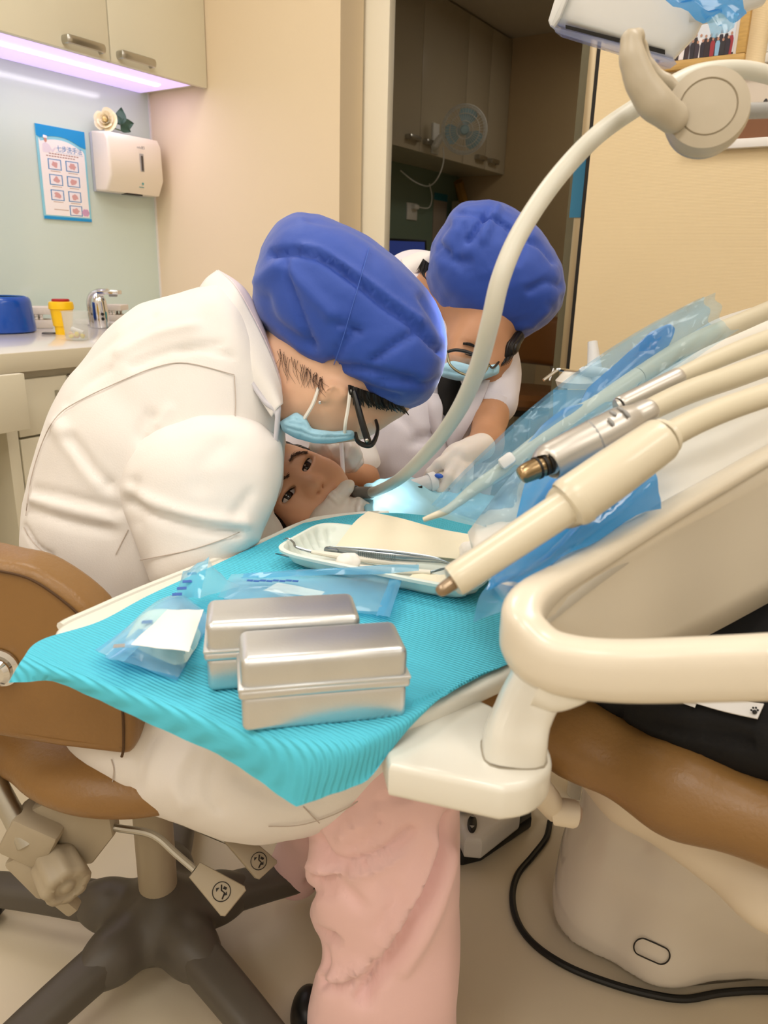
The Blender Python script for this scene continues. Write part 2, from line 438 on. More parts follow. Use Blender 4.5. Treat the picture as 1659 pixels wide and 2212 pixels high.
def struct(name, VF, m, label=None):
    return put(name, VF, m, kind='structure', label=label, smooth=False)
XL, YB, XR, YF = -2.44, 2.10, 2.2, -1.7
YR, ZR, XRR = 4.5, 2.33, .6            # rear room
DX0, DX1, DZ = -1.565, -.752, 2.12     # door opening in the back wall
struct('floor', bx((XL, YF, -.05), (XR, YR+.1, 0)), M_floor)
struct('ceiling', bx((XL, YF, CEIL), (XR, YB+.12, CEIL+.05)), M_ceil)
struct('wall_left', bx((XL-.1, YF, 0), (XL, YB+.12, CEIL)), M_beige)
struct('wall_back', join(bx((XL, YB, 0), (DX0, YB+.12, CEIL)), bx((DX0, YB, DZ), (DX1, YB+.12, CEIL))), M_beige, 'cream painted rear wall beside the doorway')
struct('wall_back_right', bx((DX1, YB, 0), (XR, YB+.12, CEIL)), M_paper, 'wall with fine ribbed beige wallpaper right of the doorway')
M_off = mat('off_white_paint', '#eae5dc', .75)
struct('wall_right', bx((XR, YF, 0), (XR+.1, YB+.12, CEIL)), M_off)
struct('wall_front', bx((XL, YF-.1, 0), (XR, YF, CEIL)), M_off)
# rear room
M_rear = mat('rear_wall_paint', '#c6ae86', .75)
struct('wall_rear_left', bx((XL-.1, YB+.12, 0), (XL, YR, ZR)), M_rear)
struct('wall_rear_back', bx((XL, YR, 0), (XRR, YR+.1, ZR)), M_rear)
struct('wall_rear_right', bx((XRR, YB+.12, 0), (XRR+.1, YR, ZR)), M_rear)
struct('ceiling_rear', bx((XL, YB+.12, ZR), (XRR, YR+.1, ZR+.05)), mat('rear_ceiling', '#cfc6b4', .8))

# sliding doors
lx = Yp(840, 100, 2.235)[0]
d1 = thing('door_1', 'cream sliding door leaf half slid behind the rear wall', None, (lx, 2.25, 0)); tag(d1, kind='structure')
put('door_panel', bx((DX0-.3, 2.235, .01), (lx, 2.268, DZ-.01), .002), M_cream2, d1)
put('door_handle', join(bx((lx-.035, 2.229, .99), (lx-.012, 2.235, 1.012), .002)), M_steel, d1)
put('lock_plate', bx((lx, 2.246, .93), (lx+.002, 2.258, 1.02)), M_black, d1)
gx1, gx0, gx00 = Yp(1284, 200, 2.24)[0], Yp(1266, 200, 2.24)[0], Yp(1252, 200, 2.28)[0]
d2 = thing('door_2', 'metal framed glass sliding door edge at the right side of the doorway', None, (gx1, 2.25, 0)); tag(d2, kind='structure')
put('door_stile', bx((gx0, 2.235, .0), (gx1, 2.262, DZ-.01), .002), mat('anodised_frame', '#b3a283', .35, .6), d2)
put('glass_pane', bx((gx0-.003, 2.285, .0), (gx1+.25, 2.297, DZ-.01)), mat('green_glass', '#7f8f6a', .08, trans=.5, ior=1.5), d2)
put('gap_shade_strip', bx((gx1+.001, 2.224, .0), (DX1+.02, 2.25, DZ-.01)), M_dark, d2)  # dark strip stands in for the shadow between stile and wall
put('frame_post', bx((gx00-.008, 2.29, .0), (gx0+.006, 2.31, DZ-.01)), mat('olive_frame', '#6d6750', .5, .3), d2)
fz0, fz1 = Yp(1255, 470, 2.235)[2], Yp(1262, 305, 2.235)[2]
put('protective_film', bx((gx0-.012, 2.231, fz0), (gx1-.002, 2.2345, fz1)), film('blue_film', '#4ba9d6', .75), d2)

# ------------------------------------------------------------------ left wall: glass panel, wall cabinets, light
struct('trim_1', bx((XL, -.4, .845), (XL+.008, YB, 1.66)), M_glassw, 'pale green glass splashback above the worktop')
struct('trim_2', bx((XL+.008, YB-.006, .86), (XL+.014, YB, 1.645)), mat('silicone', '#e9e4da', .5), 'thin pale sealant line in the wall corner')
XC, ZC = -2.129, 1.632
def bow_handle(name, p0, p1, out, parent, m=M_steel, t=.012, w=.009):
    """flat bow handle between two points on a front, standing out along vector out"""
    p0, p1, out = map(np.array, (p0, p1, out)); ax = (p1-p0)/np.linalg.norm(p1-p0)
    path = [p0, p0+out*.75+ax*.001, p0+out+ax*.012, p1+out-ax*.012, p1+out*.75-ax*.001, p1]
    return put(name, tube(spline(path, 4), t, 10, flat=(1., .45), up=np.cross(ax, out)), m, parent, 'brushed metal bow handle')
spl = [2.098, 1.702, 1.30, .90]
wl = ['cream wall cabinet with its end against the rear wall', 'cream wall cabinet above the hand-washing poster', 'cream wall cabinet left of the one above the poster']
hy = [(Xp(268, 120, XC+.03)[1], Xp(337, 135, XC+.03)[1], Xp(300, 126, XC+.03)[2]), (Xp(150, 85, XC+.03)[1], Xp(228, 105, XC+.03)[1], Xp(190, 94, XC+.03)[2]), (1.24, 1.30-.03, 1.69)]
hy[2] = (.95, 1.03, 1.69)
for i in range(3):
    y1, y0 = spl[i], spl[i+1]
    c = thing('wall_cabinet', wl[i], 'cabinet', (XL+.15, (y0+y1)/2, ZC), 'wall cabinets over the worktop')
    put('body', join(bx((XL+.001, y0+.001, ZC+.012), (XC-.02, y1-.001, 2.33))), M_cream, c)
    dr = put('door', bx((XC-.018, y0+.002, ZC), (XC, y1-.002, 2.33), .002), M_cream, c)
    bow_handle('handle', (XC, hy[i][0], hy[i][2]), (XC, hy[i][1], hy[i][2]), (.026, 0, 0), dr)
    put('bottom_rail', bx((XC-.024, y0+.001, ZC+.001), (XC-.019, y1-.001, ZC+.012)), mat('rail_brown', '#a59372', .5), c)
led = thing('led_strip_light', 'long lilac-white strip light under the wall cabinets', 'light', (XL+.15, 1.5, ZC+.01))
put('diffuser', bx((XL+.012, .3, ZC+.006), (XC-.026, 2.06, ZC+.0115)), mat('lilac_diffuser', '#e9dcff', .5, emit='#cfb6ff', estr=.75), led)
put('tube', tube([(XL+.17, .3, ZC+.006), (XL+.17, 2.0, ZC+.006)], .017, 10, flat=(.3, 1.), up=(0, 0, 1)), mat('led_tube', '#ffffff', .5, emit='#f7efff', estr=5.), led)
area('cabinet_strip_lamp', (XL+.17, 1.2, ZC-.003), (.05, 1.6), 1.6, (.93, .86, 1.))

# worktop and base cabinets
ZW, XW = .845, -1.726
M_work = mat('worktop_white', '#e2ddd6', .16, coat=.3)
wt = thing('worktop', 'glossy white worktop with a cream front edge along the left wall', 'worktop', (-2.08, .8, ZW-.047))
put('slab', bx((XL+.009, -.5, ZW-.047), (XW-.003, YB-.001, ZW), .002), M_work, wt)
put('front_edge', bx((XW-.003, -.5, ZW-.047), (XW, YB-.001, ZW-.001), .001), mat('edge_band', '#d8cfb6', .4), wt)
rim = Zp(215, 716, ZW)
put('raised_ledge', bx((XL+.01, 1.70, ZW), (-2.17, YB-.004, ZW+.016), .004), mat('ledge_white', '#e6e1d8', .3), wt)
XCf = XW-.02
ysp = Xp(48, 1000, XCf)[1]; ysr = ysp+.46
u1 = thing('base_cabinet', 'cream drawer cabinet beside the open drawer under the worktop', 'cabinet', (-2.0, ysp+.23, 0), 'base cabinets under the worktop')
put('body', bx((XL+.01, ysp+.001, .08), (XCf-.02, ysr-.001, ZW-.05)), M_cream, u1)
zs = [ZW-.065, .635, .40, .10]
for k in range(3):
    dd = put('drawer', bx((XCf-.018, ysp+.003, zs[k+1]+.003), (XCf, ysr-.003, zs[k]-.003), .002), M_cream, u1)
    zh = Xp(130, 848, XCf)[2] if k == 0 else (zs[k]+zs[k+1])/2
    y0h = Xp(118, 848, XCf)[1]
    hd = put('handle', join(bx((XCf, y0h, zh-.012), (XCf+.028, y0h+.008, zh+.008), .002), bx((XCf+.022, y0h, zh-.004), (XCf+.03, y0h+.14, zh+.008), .002)), M_steel, dd, 'brushed metal bar handle')
    if k == 0: put('lock', lathe([(.011, 0), (.011, .012), (.008, .015), (.003, .015)], (XCf, Xp(150, 815, XCf)[1], Xp(150, 815, XCf)[2]), (1, 0, 0), 16), M_chrome, dd)
put('plinth', bx((XL+.05, ysp, 0), (XCf-.06, ysr, .08)), M_dark, u1)
u2 = thing('base_cabinet', 'cream cabinet with its top drawer pulled out over an open knee space', 'cabinet', (-2.0, ysp-.25, 0), 'base cabinets under the worktop')
put('side_panel', bx((XL+.01, ysp-.03, 0), (XCf-.001, ysp-.001, ZW-.05), .001), M_cream, u2)
put('far_panel', bx((XL+.01, ysp-.62, 0), (XCf-.001, ysp-.59, ZW-.05)), M_cream, u2)
put('back_panel', bx((XL+.01, ysp-.59, 0), (XL+.03, ysp-.03, ZW-.05)), mat('back_board', '#c8b993', .5), u2)
DXo = Zp(60, 880, .72)[0]; XD = XCf+.10
yd = Xp(60, 870, XD)[1]; zt = Xp(60, 806, XD)[2]; zb = Xp(60, 928, XD)[2]
dd = put('drawer', join(bx((XD-.02, yd-.52, zb), (XD, yd, zt), .002), bx((XCf-.4, yd-.035, zb+.02), (XD-.02, yd-.02, zt-.03)), bx((XCf-.4, yd-.5, zb+.02), (XD-.02, yd-.02, zb+.03)), bx((XCf-.4, yd-.5, zb+.02), (XD-.02, yd-.485, zt-.03))), M_cream, u2, 'pulled-out drawer')
put('runner', bx((XCf-.3, yd-.018, zb+.05), (XD-.03, yd-.006, zb+.09)), M_steel, dd)

# ------------------------------------------------------------------ things on the worktop
def onw(x, y): return Zp(x, y, ZW)
b0 = onw(0, 722)+np.array([-.075, .045, 0])
tb = thing('plastic_tub', 'upturned royal blue plastic tub on the worktop', 'tub', b0)
put('shell', lathe([(0, 0), (.094, 0), (.102, .004), (.103, .012), (.096, .088), (.093, .098), (.088, .103), (0, .103)], b0, (0, 0, 1), 40), mat('royal_blue', '#0b49a6', .28, coat=.3), tb)
put('base_ring', lathe([(.082, .103), (.082, .1055), (.076, .1055), (.076, .103)], b0, (0, 0, 1), 40), mat('blue_ring', '#3b74c6', .3), tb)
p = onw(138, 722); sb = thing('sharps_bin', 'yellow sharps bin with a red lid on the worktop', 'bin', p)
my = mat('yellow_plastic', '#f4c20d', .35); ppm = dep(p)/FPX; r = 25*ppm; hgt = 70*ppm
put('bucket', lathe([(0, 0), (r*.66, 0), (r*.68, hgt*.24), (r*.78, hgt*.25), (r*.92, hgt*.75), (r*.92, hgt*.80)], p, (0, 0, 1), 30), my, sb)
put('collar', lathe([(r*.93, hgt*.74), (r*1.02, hgt*.76), (r*1.02, hgt*.88), (r*.96, hgt*.96), (r*.80, hgt*.98), (0, hgt*.98)], p, (0, 0, 1), 30), my, sb)
put('lid', lathe([(r*.72, hgt*.98), (r*.72, hgt*1.03), (r*.66, hgt*1.05), (0, hgt*1.05)], p, (0, 0, 1), 30), mat('red_lid', '#a51c12', .4), sb)
p = onw(167, 735); r = 26*dep(p)/FPX; cu = thing('measuring_cup', 'clear plastic measuring cup holding small orange items', 'cup', p)
M_clear = film('clear_plastic', '#eef0ea', .28)
put('wall', lathe([(0, .002), (r*.88, .002), (r*1.04, r*2.25), (r*1.1, r*2.26), (r*1.1, r*2.34), (r*1.0, r*2.34), (r*.84, .006), (0, .006)], p, (0, 0, 1), 28), M_clear, cu)
for k in range(9):
    a = k*2.4; q = p+np.array([math.cos(a)*r*.5*(k % 3)/2, math.sin(a)*r*.55, .012+.006*(k % 2)])
    put('pill', ball(q, (.006, .008, .006), rotm(k, k*.7, k), 8, 6), mat(['orange_bead', 'peach_bead', 'yellow_bead'][k % 3], ['#f39a5c', '#f6c6a0', '#f2dc4c'][k % 3], .5), cu)
put('rolled_label', rod(p+np.array([-.02, 0, .03]), p+np.array([.014, .012, .02]), .006), M_cool, cu)
p = onw(79, 700); cw = put('paper_cup', lathe([(0, .003), (.024, 0), (.034, .072), (.036, .073), (.036, .076), (.032, .076), (.022, .006), (0, .006)], p+np.array([-.05, .05, 0]), (0, 0, 1), 24), M_cool, None, 'small white cup behind the blue tub', 'cup')
p = onw(158, 700)+np.array([-.06, .06, 0]); bt = thing('squeeze_bottle', 'small white bottle behind the yellow sharps bin', 'bottle', p)
put('bottle_body', lathe([(0, 0), (.022, 0), (.023, .05), (.016, .062), (.011, .066), (.011, .07)], p, (0, 0, 1), 20), M_cool, bt)
put('cap', lathe([(.016, .072), (.017, .10), (.013, .102), (0, .102)], p, (0, 0, 1), 20), M_white, bt)
M_plaster = mat('plaster', '#ded3c2', .8, bump=.3, bscale=120, var=.1)
def dental_cast(loc, rz, s, label):
    t = thing('dental_cast', label, 'dental cast', loc, 'plaster dental casts on the worktop'); Rz = rotm(0, 0, rz)
    arch = [(math.cos(a)*.030*s, math.sin(a)*.034*s) for a in np.linspace(R(-10), R(190), 15)]
    for k, (z0, z1) in enumerate(((0, .018), (.030, .046))):
        poly = arch+[(-.030*s, -.022*s), (.030*s, -.022*s)]
        put('base', xf(prism(poly, (z1-z0)*s, .002), loc+np.array([0, 0, z0*s]), Rz), M_plaster, t)
    for k in range(2):
        for j, a in enumerate(np.linspace(R(0), R(180), 10)):
            q = np.array([math.cos(a)*.025*s, math.sin(a)*.029*s, (.0205 if k == 0 else .0275)*s])
            put('tooth', ball(loc+Rz@q, (.0042*s, .0042*s, .0045*s), None, 8, 6), M_plaster, t)
dental_cast(onw(98, 708)+np.array([-.02, .0, 0]), R(150), 1.45, 'plaster dental cast between the blue tub and the sharps bin')
dental_cast(onw(246, 706)+np.array([-.04, .05, .016]), R(120), 1.2, 'plaster dental cast standing behind the tap')
p = onw(106, 721); put('steel_disc', lathe([(0, 0), (.020, 0), (.021, .002), (.018, .004), (0, .003)], p, (0, 0, 1), 24), mat('dark_metal', '#57534c', .35, .8), None, 'small flat metal disc lying in front of the dental cast', 'disc')
# sensor tap
p = onw(222, 708)+np.array([0, 0, .0]); p[2] = ZW+.001; s = dep(p)/FPX
tp = thing('sensor_tap', 'chrome sensor tap with a square spout on the worktop', 'tap', p)
RTv = _r0; sp = lambda a, h: p+RTv*a*s+np.array([0, 0, h*s])
prof = [sp(-26, 0), sp(-26, 20), sp(-28, 45), sp(-24, 66), sp(-12, 76), sp(10, 78), sp(22, 77)]
put('column', tube(spline([sp(-4, 0), sp(-5, 30), sp(-6, 56), sp(-2, 70), sp(8, 73)], 6), [19*s, 20*s, 18*s, 12*s, 6*s], 16, flat=(1., .8), up=RTv), M_chrome, tp)
put('arched_back', tube(spline([sp(-22, 0), sp(-24, 30), sp(-24, 52), sp(-18, 68), sp(-4, 75), sp(16, 76)], 6), [4*s, 4.5*s, 5*s, 5*s, 5*s, 5*s], 12, flat=(1., 2.6), up=RTv), M_chrome, tp)
put('spout', rbox((46*s, 26*s, 9*s), .003, 2, sp(20, 74), frame((0, 0, 1), np.cross((0, 0, 1), RTv))), M_chrome, tp)
put('nozzle', rbox((14*s, 14*s, 5*s), .001, 1, sp(28, 67), frame((0, 0, 1), np.cross((0, 0, 1), RTv))), M_grey, tp)
for h in (14, 24): put('sensor_eye', lathe([(0, 0), (3.4*s, 0), (3.4*s, .003), (0, .003)], sp(8, h)-np.array(_f)*19.5*s*.8, -np.array([_f[0], _f[1], 0]), 14), M_black, tp)
for i, (x, y, a, l) in enumerate([(282, 690, .3, .075), (300, 684, .5, .05)]):
    p = np.array([[-2.32, 1.93, ZW+.016], [-2.33, 2.03, ZW+.016]][i]); put('folded_towel', rbox((.06, l, .022), .008, 3, p+np.array([0, 0, .011]), rotm(0, 0, a*.3)), M_cool, None, ['folded white towel beside the tap', 'small white folded cloth in the worktop corner'][i], 'towel')

tq = np.array([-1.80, 1.99, ZW]); tqx = thing('tissue_box', 'teal tissue box on the corner of the worktop against the rear wall', 'box', tq)
put('carton', bx(tq+np.array([-.05, -.09, 0]), tq+np.array([.06, .09, .085]), .004), mat('teal_card', '#2fb0ad', .5), tqx); put('opening', bx(tq+np.array([-.015, -.05, .085]), tq+np.array([.025, .05, .0858])), M_cool, tqx)
# ------------------------------------------------------------------ poster
PX = XL+.009
y0p, y1p, z0p, z1p = 1.625, 1.808, 1.188, 1.474
po = thing('poster', 'hand-washing instruction poster on the glass splashback', 'poster', (PX, (y0p+y1p)/2, z0p))
def PP(u, v, t=0.): return np.array([PX+.003+t, y0p+(y1p-y0p)*u, z1p+(z0p-z1p)*v])
put('board', bx((PX, y0p, z0p), (PX+.003, y1p, z1p)), mat('poster_cyan', '#8fd0dd', .3), po)
def ppoly(name, uv, col, t=.0005, par=po): return put(name, flat_poly([PP(u, v, t) for u, v in uv], .0003, (1, 0, 0)), mat('print_'+col.strip('#'), col, .4), par, smooth=False)
top = lambda u: .125+.03*math.sin(u*PI*1.25+.3)*(1 if u < .55 else 1)-.0
wave = [(u, .150-.05*math.sin(PI*min(1, u*1.15))+(.04*(u-.55)**2/.2 if u > .55 else 0)) for u in np.linspace(0, 1, 15)]
ppoly('print_ground', [(.04, .14)]+[(u, v+.035) for u, v in wave][1:-1]+[(.96, .25), (.96, .955), (.04, .955)], '#f7f0ea', .0004)
ppoly('header_band', [(0, 0)]+[(0, .12)]+[(u, v) for u, v in wave][1:-1]+[(1, .185), (1, 0)], '#1793cf', .0008)
ppoly('footer_band', [(0, .968), (1, .968), (1, 1), (0, 1)], '#1793cf', .0008)
ppoly('underline', [(.36, .268), (.93, .268), (.93, .271), (.36, .271)], '#8fb7cf')
put('title_print', text_mesh('七步洗手法', .021, PP(.645, .232, .0009), (0, 1, 0), (0, 0, 1), .0003, fitw=.096), mat('title_blue', '#2a84bf', .5), po, smooth=False)
for (u, v, wd) in [(.22, .283, .62), (.16, .31, .60)]:
    for k in range(11): ppoly('text_print', [(u+wd*k/11, v), (u+wd*(k+.75)/11, v), (u+wd*(k+.75)/11, v+.013), (u+wd*k/11, v+.013)], '#b69283')
pic = [(.18, .345), (.54, .345), (.18, .51), (.54, .51), (.18, .675), (.54, .675), (.54, .83)]
for k, (u, v) in enumerate(pic):
    a, b = .27, .115
    fr = ppoly('picture_frame', [(u, v), (u+a, v), (u+a, v+b), (u, v+b)], '#3f86b8', .0005)
    ppoly('picture_ground', [(u+.02, v+.009), (u+a-.02, v+.009), (u+a-.02, v+b-.009), (u+.02, v+b-.009)], '#f3ecec', .0008)
    g = np.random.default_rng(k+3); pts = []
    for t in np.linspace(0, 2*PI, 13)[:-1]: q = g.uniform(.55, 1.0); pts.append((u+a/2+.085*q*math.cos(t), v+b/2+.042*q*math.sin(t)))
    ppoly('hand_print', pts, '#d9a6a0', .0011)
    if k < 6: ppoly('caption_print', [(u+.04, v+b+.012), (u+a-.03, v+b+.012), (u+a-.03, v+b+.02), (u+.04, v+b+.02)], '#c4a890')
    else: ppoly('caption_print', [(.22, v+.055), (.52, v+.055), (.52, v+.064), (.22, v+.064)], '#c4a890')
ppoly('figure_print', [(.10, .26), (.11, .20), (.17, .175), (.24, .20), (.29, .25), (.36, .215), (.37, .225), (.30, .28), (.26, .255), (.24, .285), (.11, .285)], '#e8dde2', .0010)
ppoly('figure_face', [(.145, .13), (.20, .13), (.20, .165), (.175, .182), (.15, .168)], '#c98d7b', .0012)
ppoly('figure_cap', [(.13, .135), (.135, .105), (.21, .11), (.21, .135)], '#f5f2f2', .0014)
for k in range(6): t = k*PI/3; ppoly('flower_print', [(.88+.045*math.cos(t)+.04*math.cos(s2), .90+.022*math.sin(t)+.022*math.sin(s2)) for s2 in np.linspace(0, 2*PI, 9)[:-1]], '#d3a3c2', .0009+.0002*k)

# ------------------------------------------------------------------ towel dispenser and rose
ys, xb = 1.826, XL+.009
xf0 = Yp(233, 292, ys)[0]; yr = Xp(350, 302, xf0)[1]; zt = 1.482
zb = Yp(222, 418, ys)[2]; zl = Xp(300, 385, xf0)[2]; zbot = Xp(300, 421, xf0-.02)[2]
dp = thing('towel_dispenser', 'cream paper towel dispenser mounted on the glass splashback', 'dispenser', (xb, (ys+yr)/2, zbot))
prof = [(xb+.012, zbot+.004), (xf0-.045, zbot), (xf0-.026, zbot+.003), (xf0, zl), (xf0-.004, zt-.03), (xf0-.018, zt-.006), (xb+.012, zt)]
poly = [(q[0], q[1]) for q in prof]
V, F = prism(poly, yr-ys, .010, 3)
V = np.stack([V[:, 0], ys+V[:, 2], V[:, 1]], 1)
put('cover', (V, F), mat('dispenser_cream', '#eee2cd', .3, coat=.2), dp, sharp=40)
put('back_plate', bx((xb, ys+.002, zbot+.002), (xb+.014, yr-.002, zt-.004), .003), mat('dispenser_grey', '#b9bcbe', .5), dp)
ym = (ys+yr)/2+.02
put('level_window', rbox((.002, .016, .058), .001, 1, (xf0+.0, ym, zl+.052)), mat('window_frame_grey', '#a8a49e', .3), dp)
put('level_slot', rbox((.002, .009, .048), .0008, 1, (xf0+.0012, ym, zl+.050)), mat('slot_dark', '#4e4740', .3), dp)
put('outlet', rbox((.03, .07, .004), .001, 1, (xf0-.04, ym-.02, zbot)), M_black, dp)
put('brand_print', text_mesh('oasho雅莎', .011, (xf0+.0005, ym-.002, zt-.042), (0, 1, 0), (0, 0, 1), .0006, fitw=.034), mat('brand_dark', '#45413e', .5), dp, smooth=False)
put('drop_print', text_mesh('♦', .012, (xf0-.009, ym+.003, zl-.016), (0, 1, 0), (0, 0, 1), .003), mat('drop_teal', '#57a3a4', .5), dp, smooth=False)
put('leaf_caption', flat_poly([(xf0-.014, ym-.008, zl-.026), (xf0-.014, ym+.012, zl-.026), (xf0-.014, ym+.012, zl-.0285), (xf0-.014, ym-.008, zl-.0285)], .0015, (1, 0, 0)), MATS['drop_teal'], dp)
c = Yp(228, 264, 1.92); c = Xp(228, 264, xf0-.045); c[2] = zt+.034
ro = thing('rose', 'artificial cream rose lying on top of the towel dispenser', 'flower', (c[0], c[1], zt))
M_rose = mat('rose_petal', '#f4e3a9', .6, var2='#f8eed0', vscale=40); vd = CAM-c; vd /= np.linalg.norm(vd); Mr = frame(vd+np.array([-.25, -.1, .25]))
def petal(c, M, ang, r0, op, hgt, width, curl):
    G = []
    for i in np.linspace(0, 1, 6):
        row = []
        for j in np.linspace(-1, 1, 7):
            a = ang+j*width*(.35+.65*math.sin(PI*min(1, .15+.75*i))); rr = r0*(.25+.75*i**.6)*(1+op*i*i)+curl*(i**4)*(1-.4*abs(j))
            row.append(c+M@np.array([rr*math.cos(a), rr*math.sin(a), -.022+hgt*(i**.8)*(1-.18*abs(j)**2.5*i)]))
        G.append(row)
    return sheet(G, .0007)
for k in range(21):
    ringi = 0 if k < 4 else 1 if k < 9 else 2 if k < 15 else 3
    put('petal', petal(c, Mr, k*2.399+ringi*.7, [.0075, .0145, .0225, .0295][ringi], [.05, .08, .14, .22][ringi], [.040, .036, .030, .022][ringi], [1.3, 1.1, .95, .85][ringi], [0, .0, .002, .004][ringi]), M_rose, ro)
put('bud', ball(c+Mr@np.array([0, 0, .004]), (.008, .008, .016), Mr, 12, 8), mat('rose_heart', '#f0d488', .6), ro)
M_leaf = mat('rose_leaf', '#33503c', .5, bump=.3, bscale=60)
st = [c+Mr@np.array([0, 0, -.02]), c+np.array([.0, .03, -.02]), c+np.array([-.005, .075, -.024]), c+np.array([-.005, .10, -.024])]
put('stem', tube(spline(st, 5), .0022, 8), mat('stem_green', '#5d6f4d', .6), ro)
def leaf(base, d, up, L, W):
    d = np.array(d, float); d /= np.linalg.norm(d); x = np.cross(d, up); x /= np.linalg.norm(x); n = np.cross(x, d); G = []
    for t in np.linspace(0, 1, 8): G.append([base+d*L*t+x*W*s3*math.sin(PI*min(.999, t**.8))*(1-.3*t)+n*(.18*W*abs(s3)-.25*L*t*t*.3) for s3 in (-1, -.5, 0, .5, 1)])
    return sheet(G, .0006)
nb = c+np.array([.0, .06, -.008])
for d, L, W in [((-.1, .25, 1.), .062, .022), ((.1, 1., .25), .058, .022), ((.2, .45, -.25), .04, .018), ((-.2, -.1, .6), .035, .016)]: put('leaf', leaf(nb, d, vd, L, W), M_leaf, ro)

# ------------------------------------------------------------------ pictures on the ribbed wall
def picture(label, x0, x1, z0, z1, bw, mframe, fill, people=True, tilt=0.):
    t = thing('picture_frame', label, 'picture', ((x0+x1)/2, YB, z0), 'framed photographs on the ribbed wall')
    for nm, lo, hi in (('frame_rail', (x0, YB-.02, z0), (x1, YB-.001, z0+bw)), ('frame_rail', (x0, YB-.02, z1-bw), (x1, YB-.001, z1)), ('frame_stile', (x0, YB-.02, z0+bw), (x0+bw, YB-.001, z1-bw)), ('frame_stile', (x1-bw, YB-.02, z0+bw), (x1, YB-.001, z1-bw))):
        put(nm, bx(lo, hi, .002), mframe, t)
    put('print', bx((x0+bw, YB-.008, z0+bw), (x1-bw, YB-.002, z1-bw)), mat('photo_'+fill.strip('#'), fill, .25), t)
    return t
M_wood = mat('pale_wood', '#cfa65f', .45, var=.2, vscale=30, stretch=(1, 1, 8))
q = Yp(1609, 139, YB); x1 = q[0]+.0; z0 = q[2]
t = picture('group photograph in a pale wooden frame on the ribbed wall', x1-.26, x1, z0, z0+.20, .020, M_wood, '#ece7e2')
g = np.random.default_rng(5); cols = ['#2b2430', '#e9e4e6', '#2f2327', '#e3dbe0', '#3b2a2e', '#9a2f3a', '#2a2833', '#2b2630', '#89b3d6', '#8a8890', '#3a2f3a', '#2d2a30', '#332a2c', '#2b2530']
zp0, xp0, xp1 = Yp(1500, 126, YB-.01)[2], x1-.158, x1-.04
put('photo_floor', bx((xp0-.05, YB-.0095, zp0-.004), (xp1+.012, YB-.0085, zp0+.004)), mat('photo_dark', '#2c2428', .4), t)
put('photo_wall', bx((xp0-.05, YB-.0092, zp0+.004), (xp1+.012, YB-.0084, zp0+.075)), mat('photo_wall', '#d8dde6', .4), t)
for k in range(15):
    for row in (0, 1):
        x = xp0-.04+(xp1-xp0+.05)*(k+.5*row)/15; h = .034+.007*g.random()+.014*row; cc = cols[(k*3+row*5) % 14]
        e = .0006*(1-row); nm = 'person_print'
        put(nm, join(flat_poly([(x-.004, YB-.0098-e, zp0), (x+.004, YB-.0098-e, zp0), (x+.0052, YB-.0098-e, zp0+h*.65), (x+.003, YB-.0098-e, zp0+h*.80), (x-.003, YB-.0098-e, zp0+h*.80), (x-.0052, YB-.0098-e, zp0+h*.65)], .0004, (0, -1, 0))), mat('pr_'+cc.strip('#'), cc, .5), t, smooth=False)
        put('face_print', flat_poly([(x+.0026*math.cos(s4), YB-.0099-e, zp0+h*.89+.0034*math.sin(s4)) for s4 in np.linspace(0, 2*PI, 9)[:-1]], .0005, (0, -1, 0)), mat('pr_skin', '#b98a74', .5), t, smooth=False)
q = Yp(1600, 318, YB); xw0 = Yp(1540, 318, YB)[0]
t = picture('white framed photograph of a dining room on the ribbed wall', xw0-.06, xw0+.34, q[2]-.004, q[2]+.165, .020, mat('white_frame', '#e9e5e0', .4), '#b98d5e')
zz = q[2]+.016; xa = Yp(1595, 288, YB)[0]
put('photo_table', flat_poly([(xa-.05, YB-.0088, zz), (xa+.3, YB-.0088, zz), (xa+.3, YB-.0088, zz+.09), (xa+.05, YB-.0088, zz+.052), (xa-.05, YB-.0088, zz+.012)], .0004, (0, -1, 0)), mat('photo_table', '#7c5031', .4), t, smooth=False)
put('photo_ceiling', bx((xa-.10, YB-.0092, zz+.075), (xa+.30, YB-.0084, zz+.125)), mat('photo_ceiling', '#d3c6b6', .4), t)
for k in range(7): put('photo_glass', ball((xa-.02+.014*k, YB-.0092, zz+.028+.009*k), (.005, .001, .009), None, 8, 6), mat('photo_black', '#241a14', .3), t)
q = Yp(1654, 139, YB); picture('framed picture at the edge of the ribbed wall, right of the wooden frame', q[0], q[0]+.26, q[2], q[2]+.2, .02, mat('pale_frame2', '#d9d2c6', .4), '#d8d8d0')

# ceiling panels of the room, the last pair added as unseen fill
for i, (x, y) in enumerate(LAMPS):
    c = thing('ceiling_light', 'square ceiling light panel, unseen, of a set partly added as fill', 'light', (x, y, CEIL-.03), 'ceiling light panels')
    put('panel_frame', join(bx((x-.31, y-.31, CEIL-.03), (x+.31, y-.29, CEIL)), bx((x-.31, y+.29, CEIL-.03), (x+.31, y+.31, CEIL)), bx((x-.31, y-.29, CEIL-.03), (x-.29, y+.29, CEIL)), bx((x+.29, y-.29, CEIL-.03), (x+.31, y+.29, CEIL))), M_cool, c)
    put('panel_diffuser', bx((x-.29, y-.29, CEIL-.012), (x+.29, y+.29, CEIL-.006)), mat('panel_glow', '#ffffff', .5, emit='#fff0da', estr=2.), c)

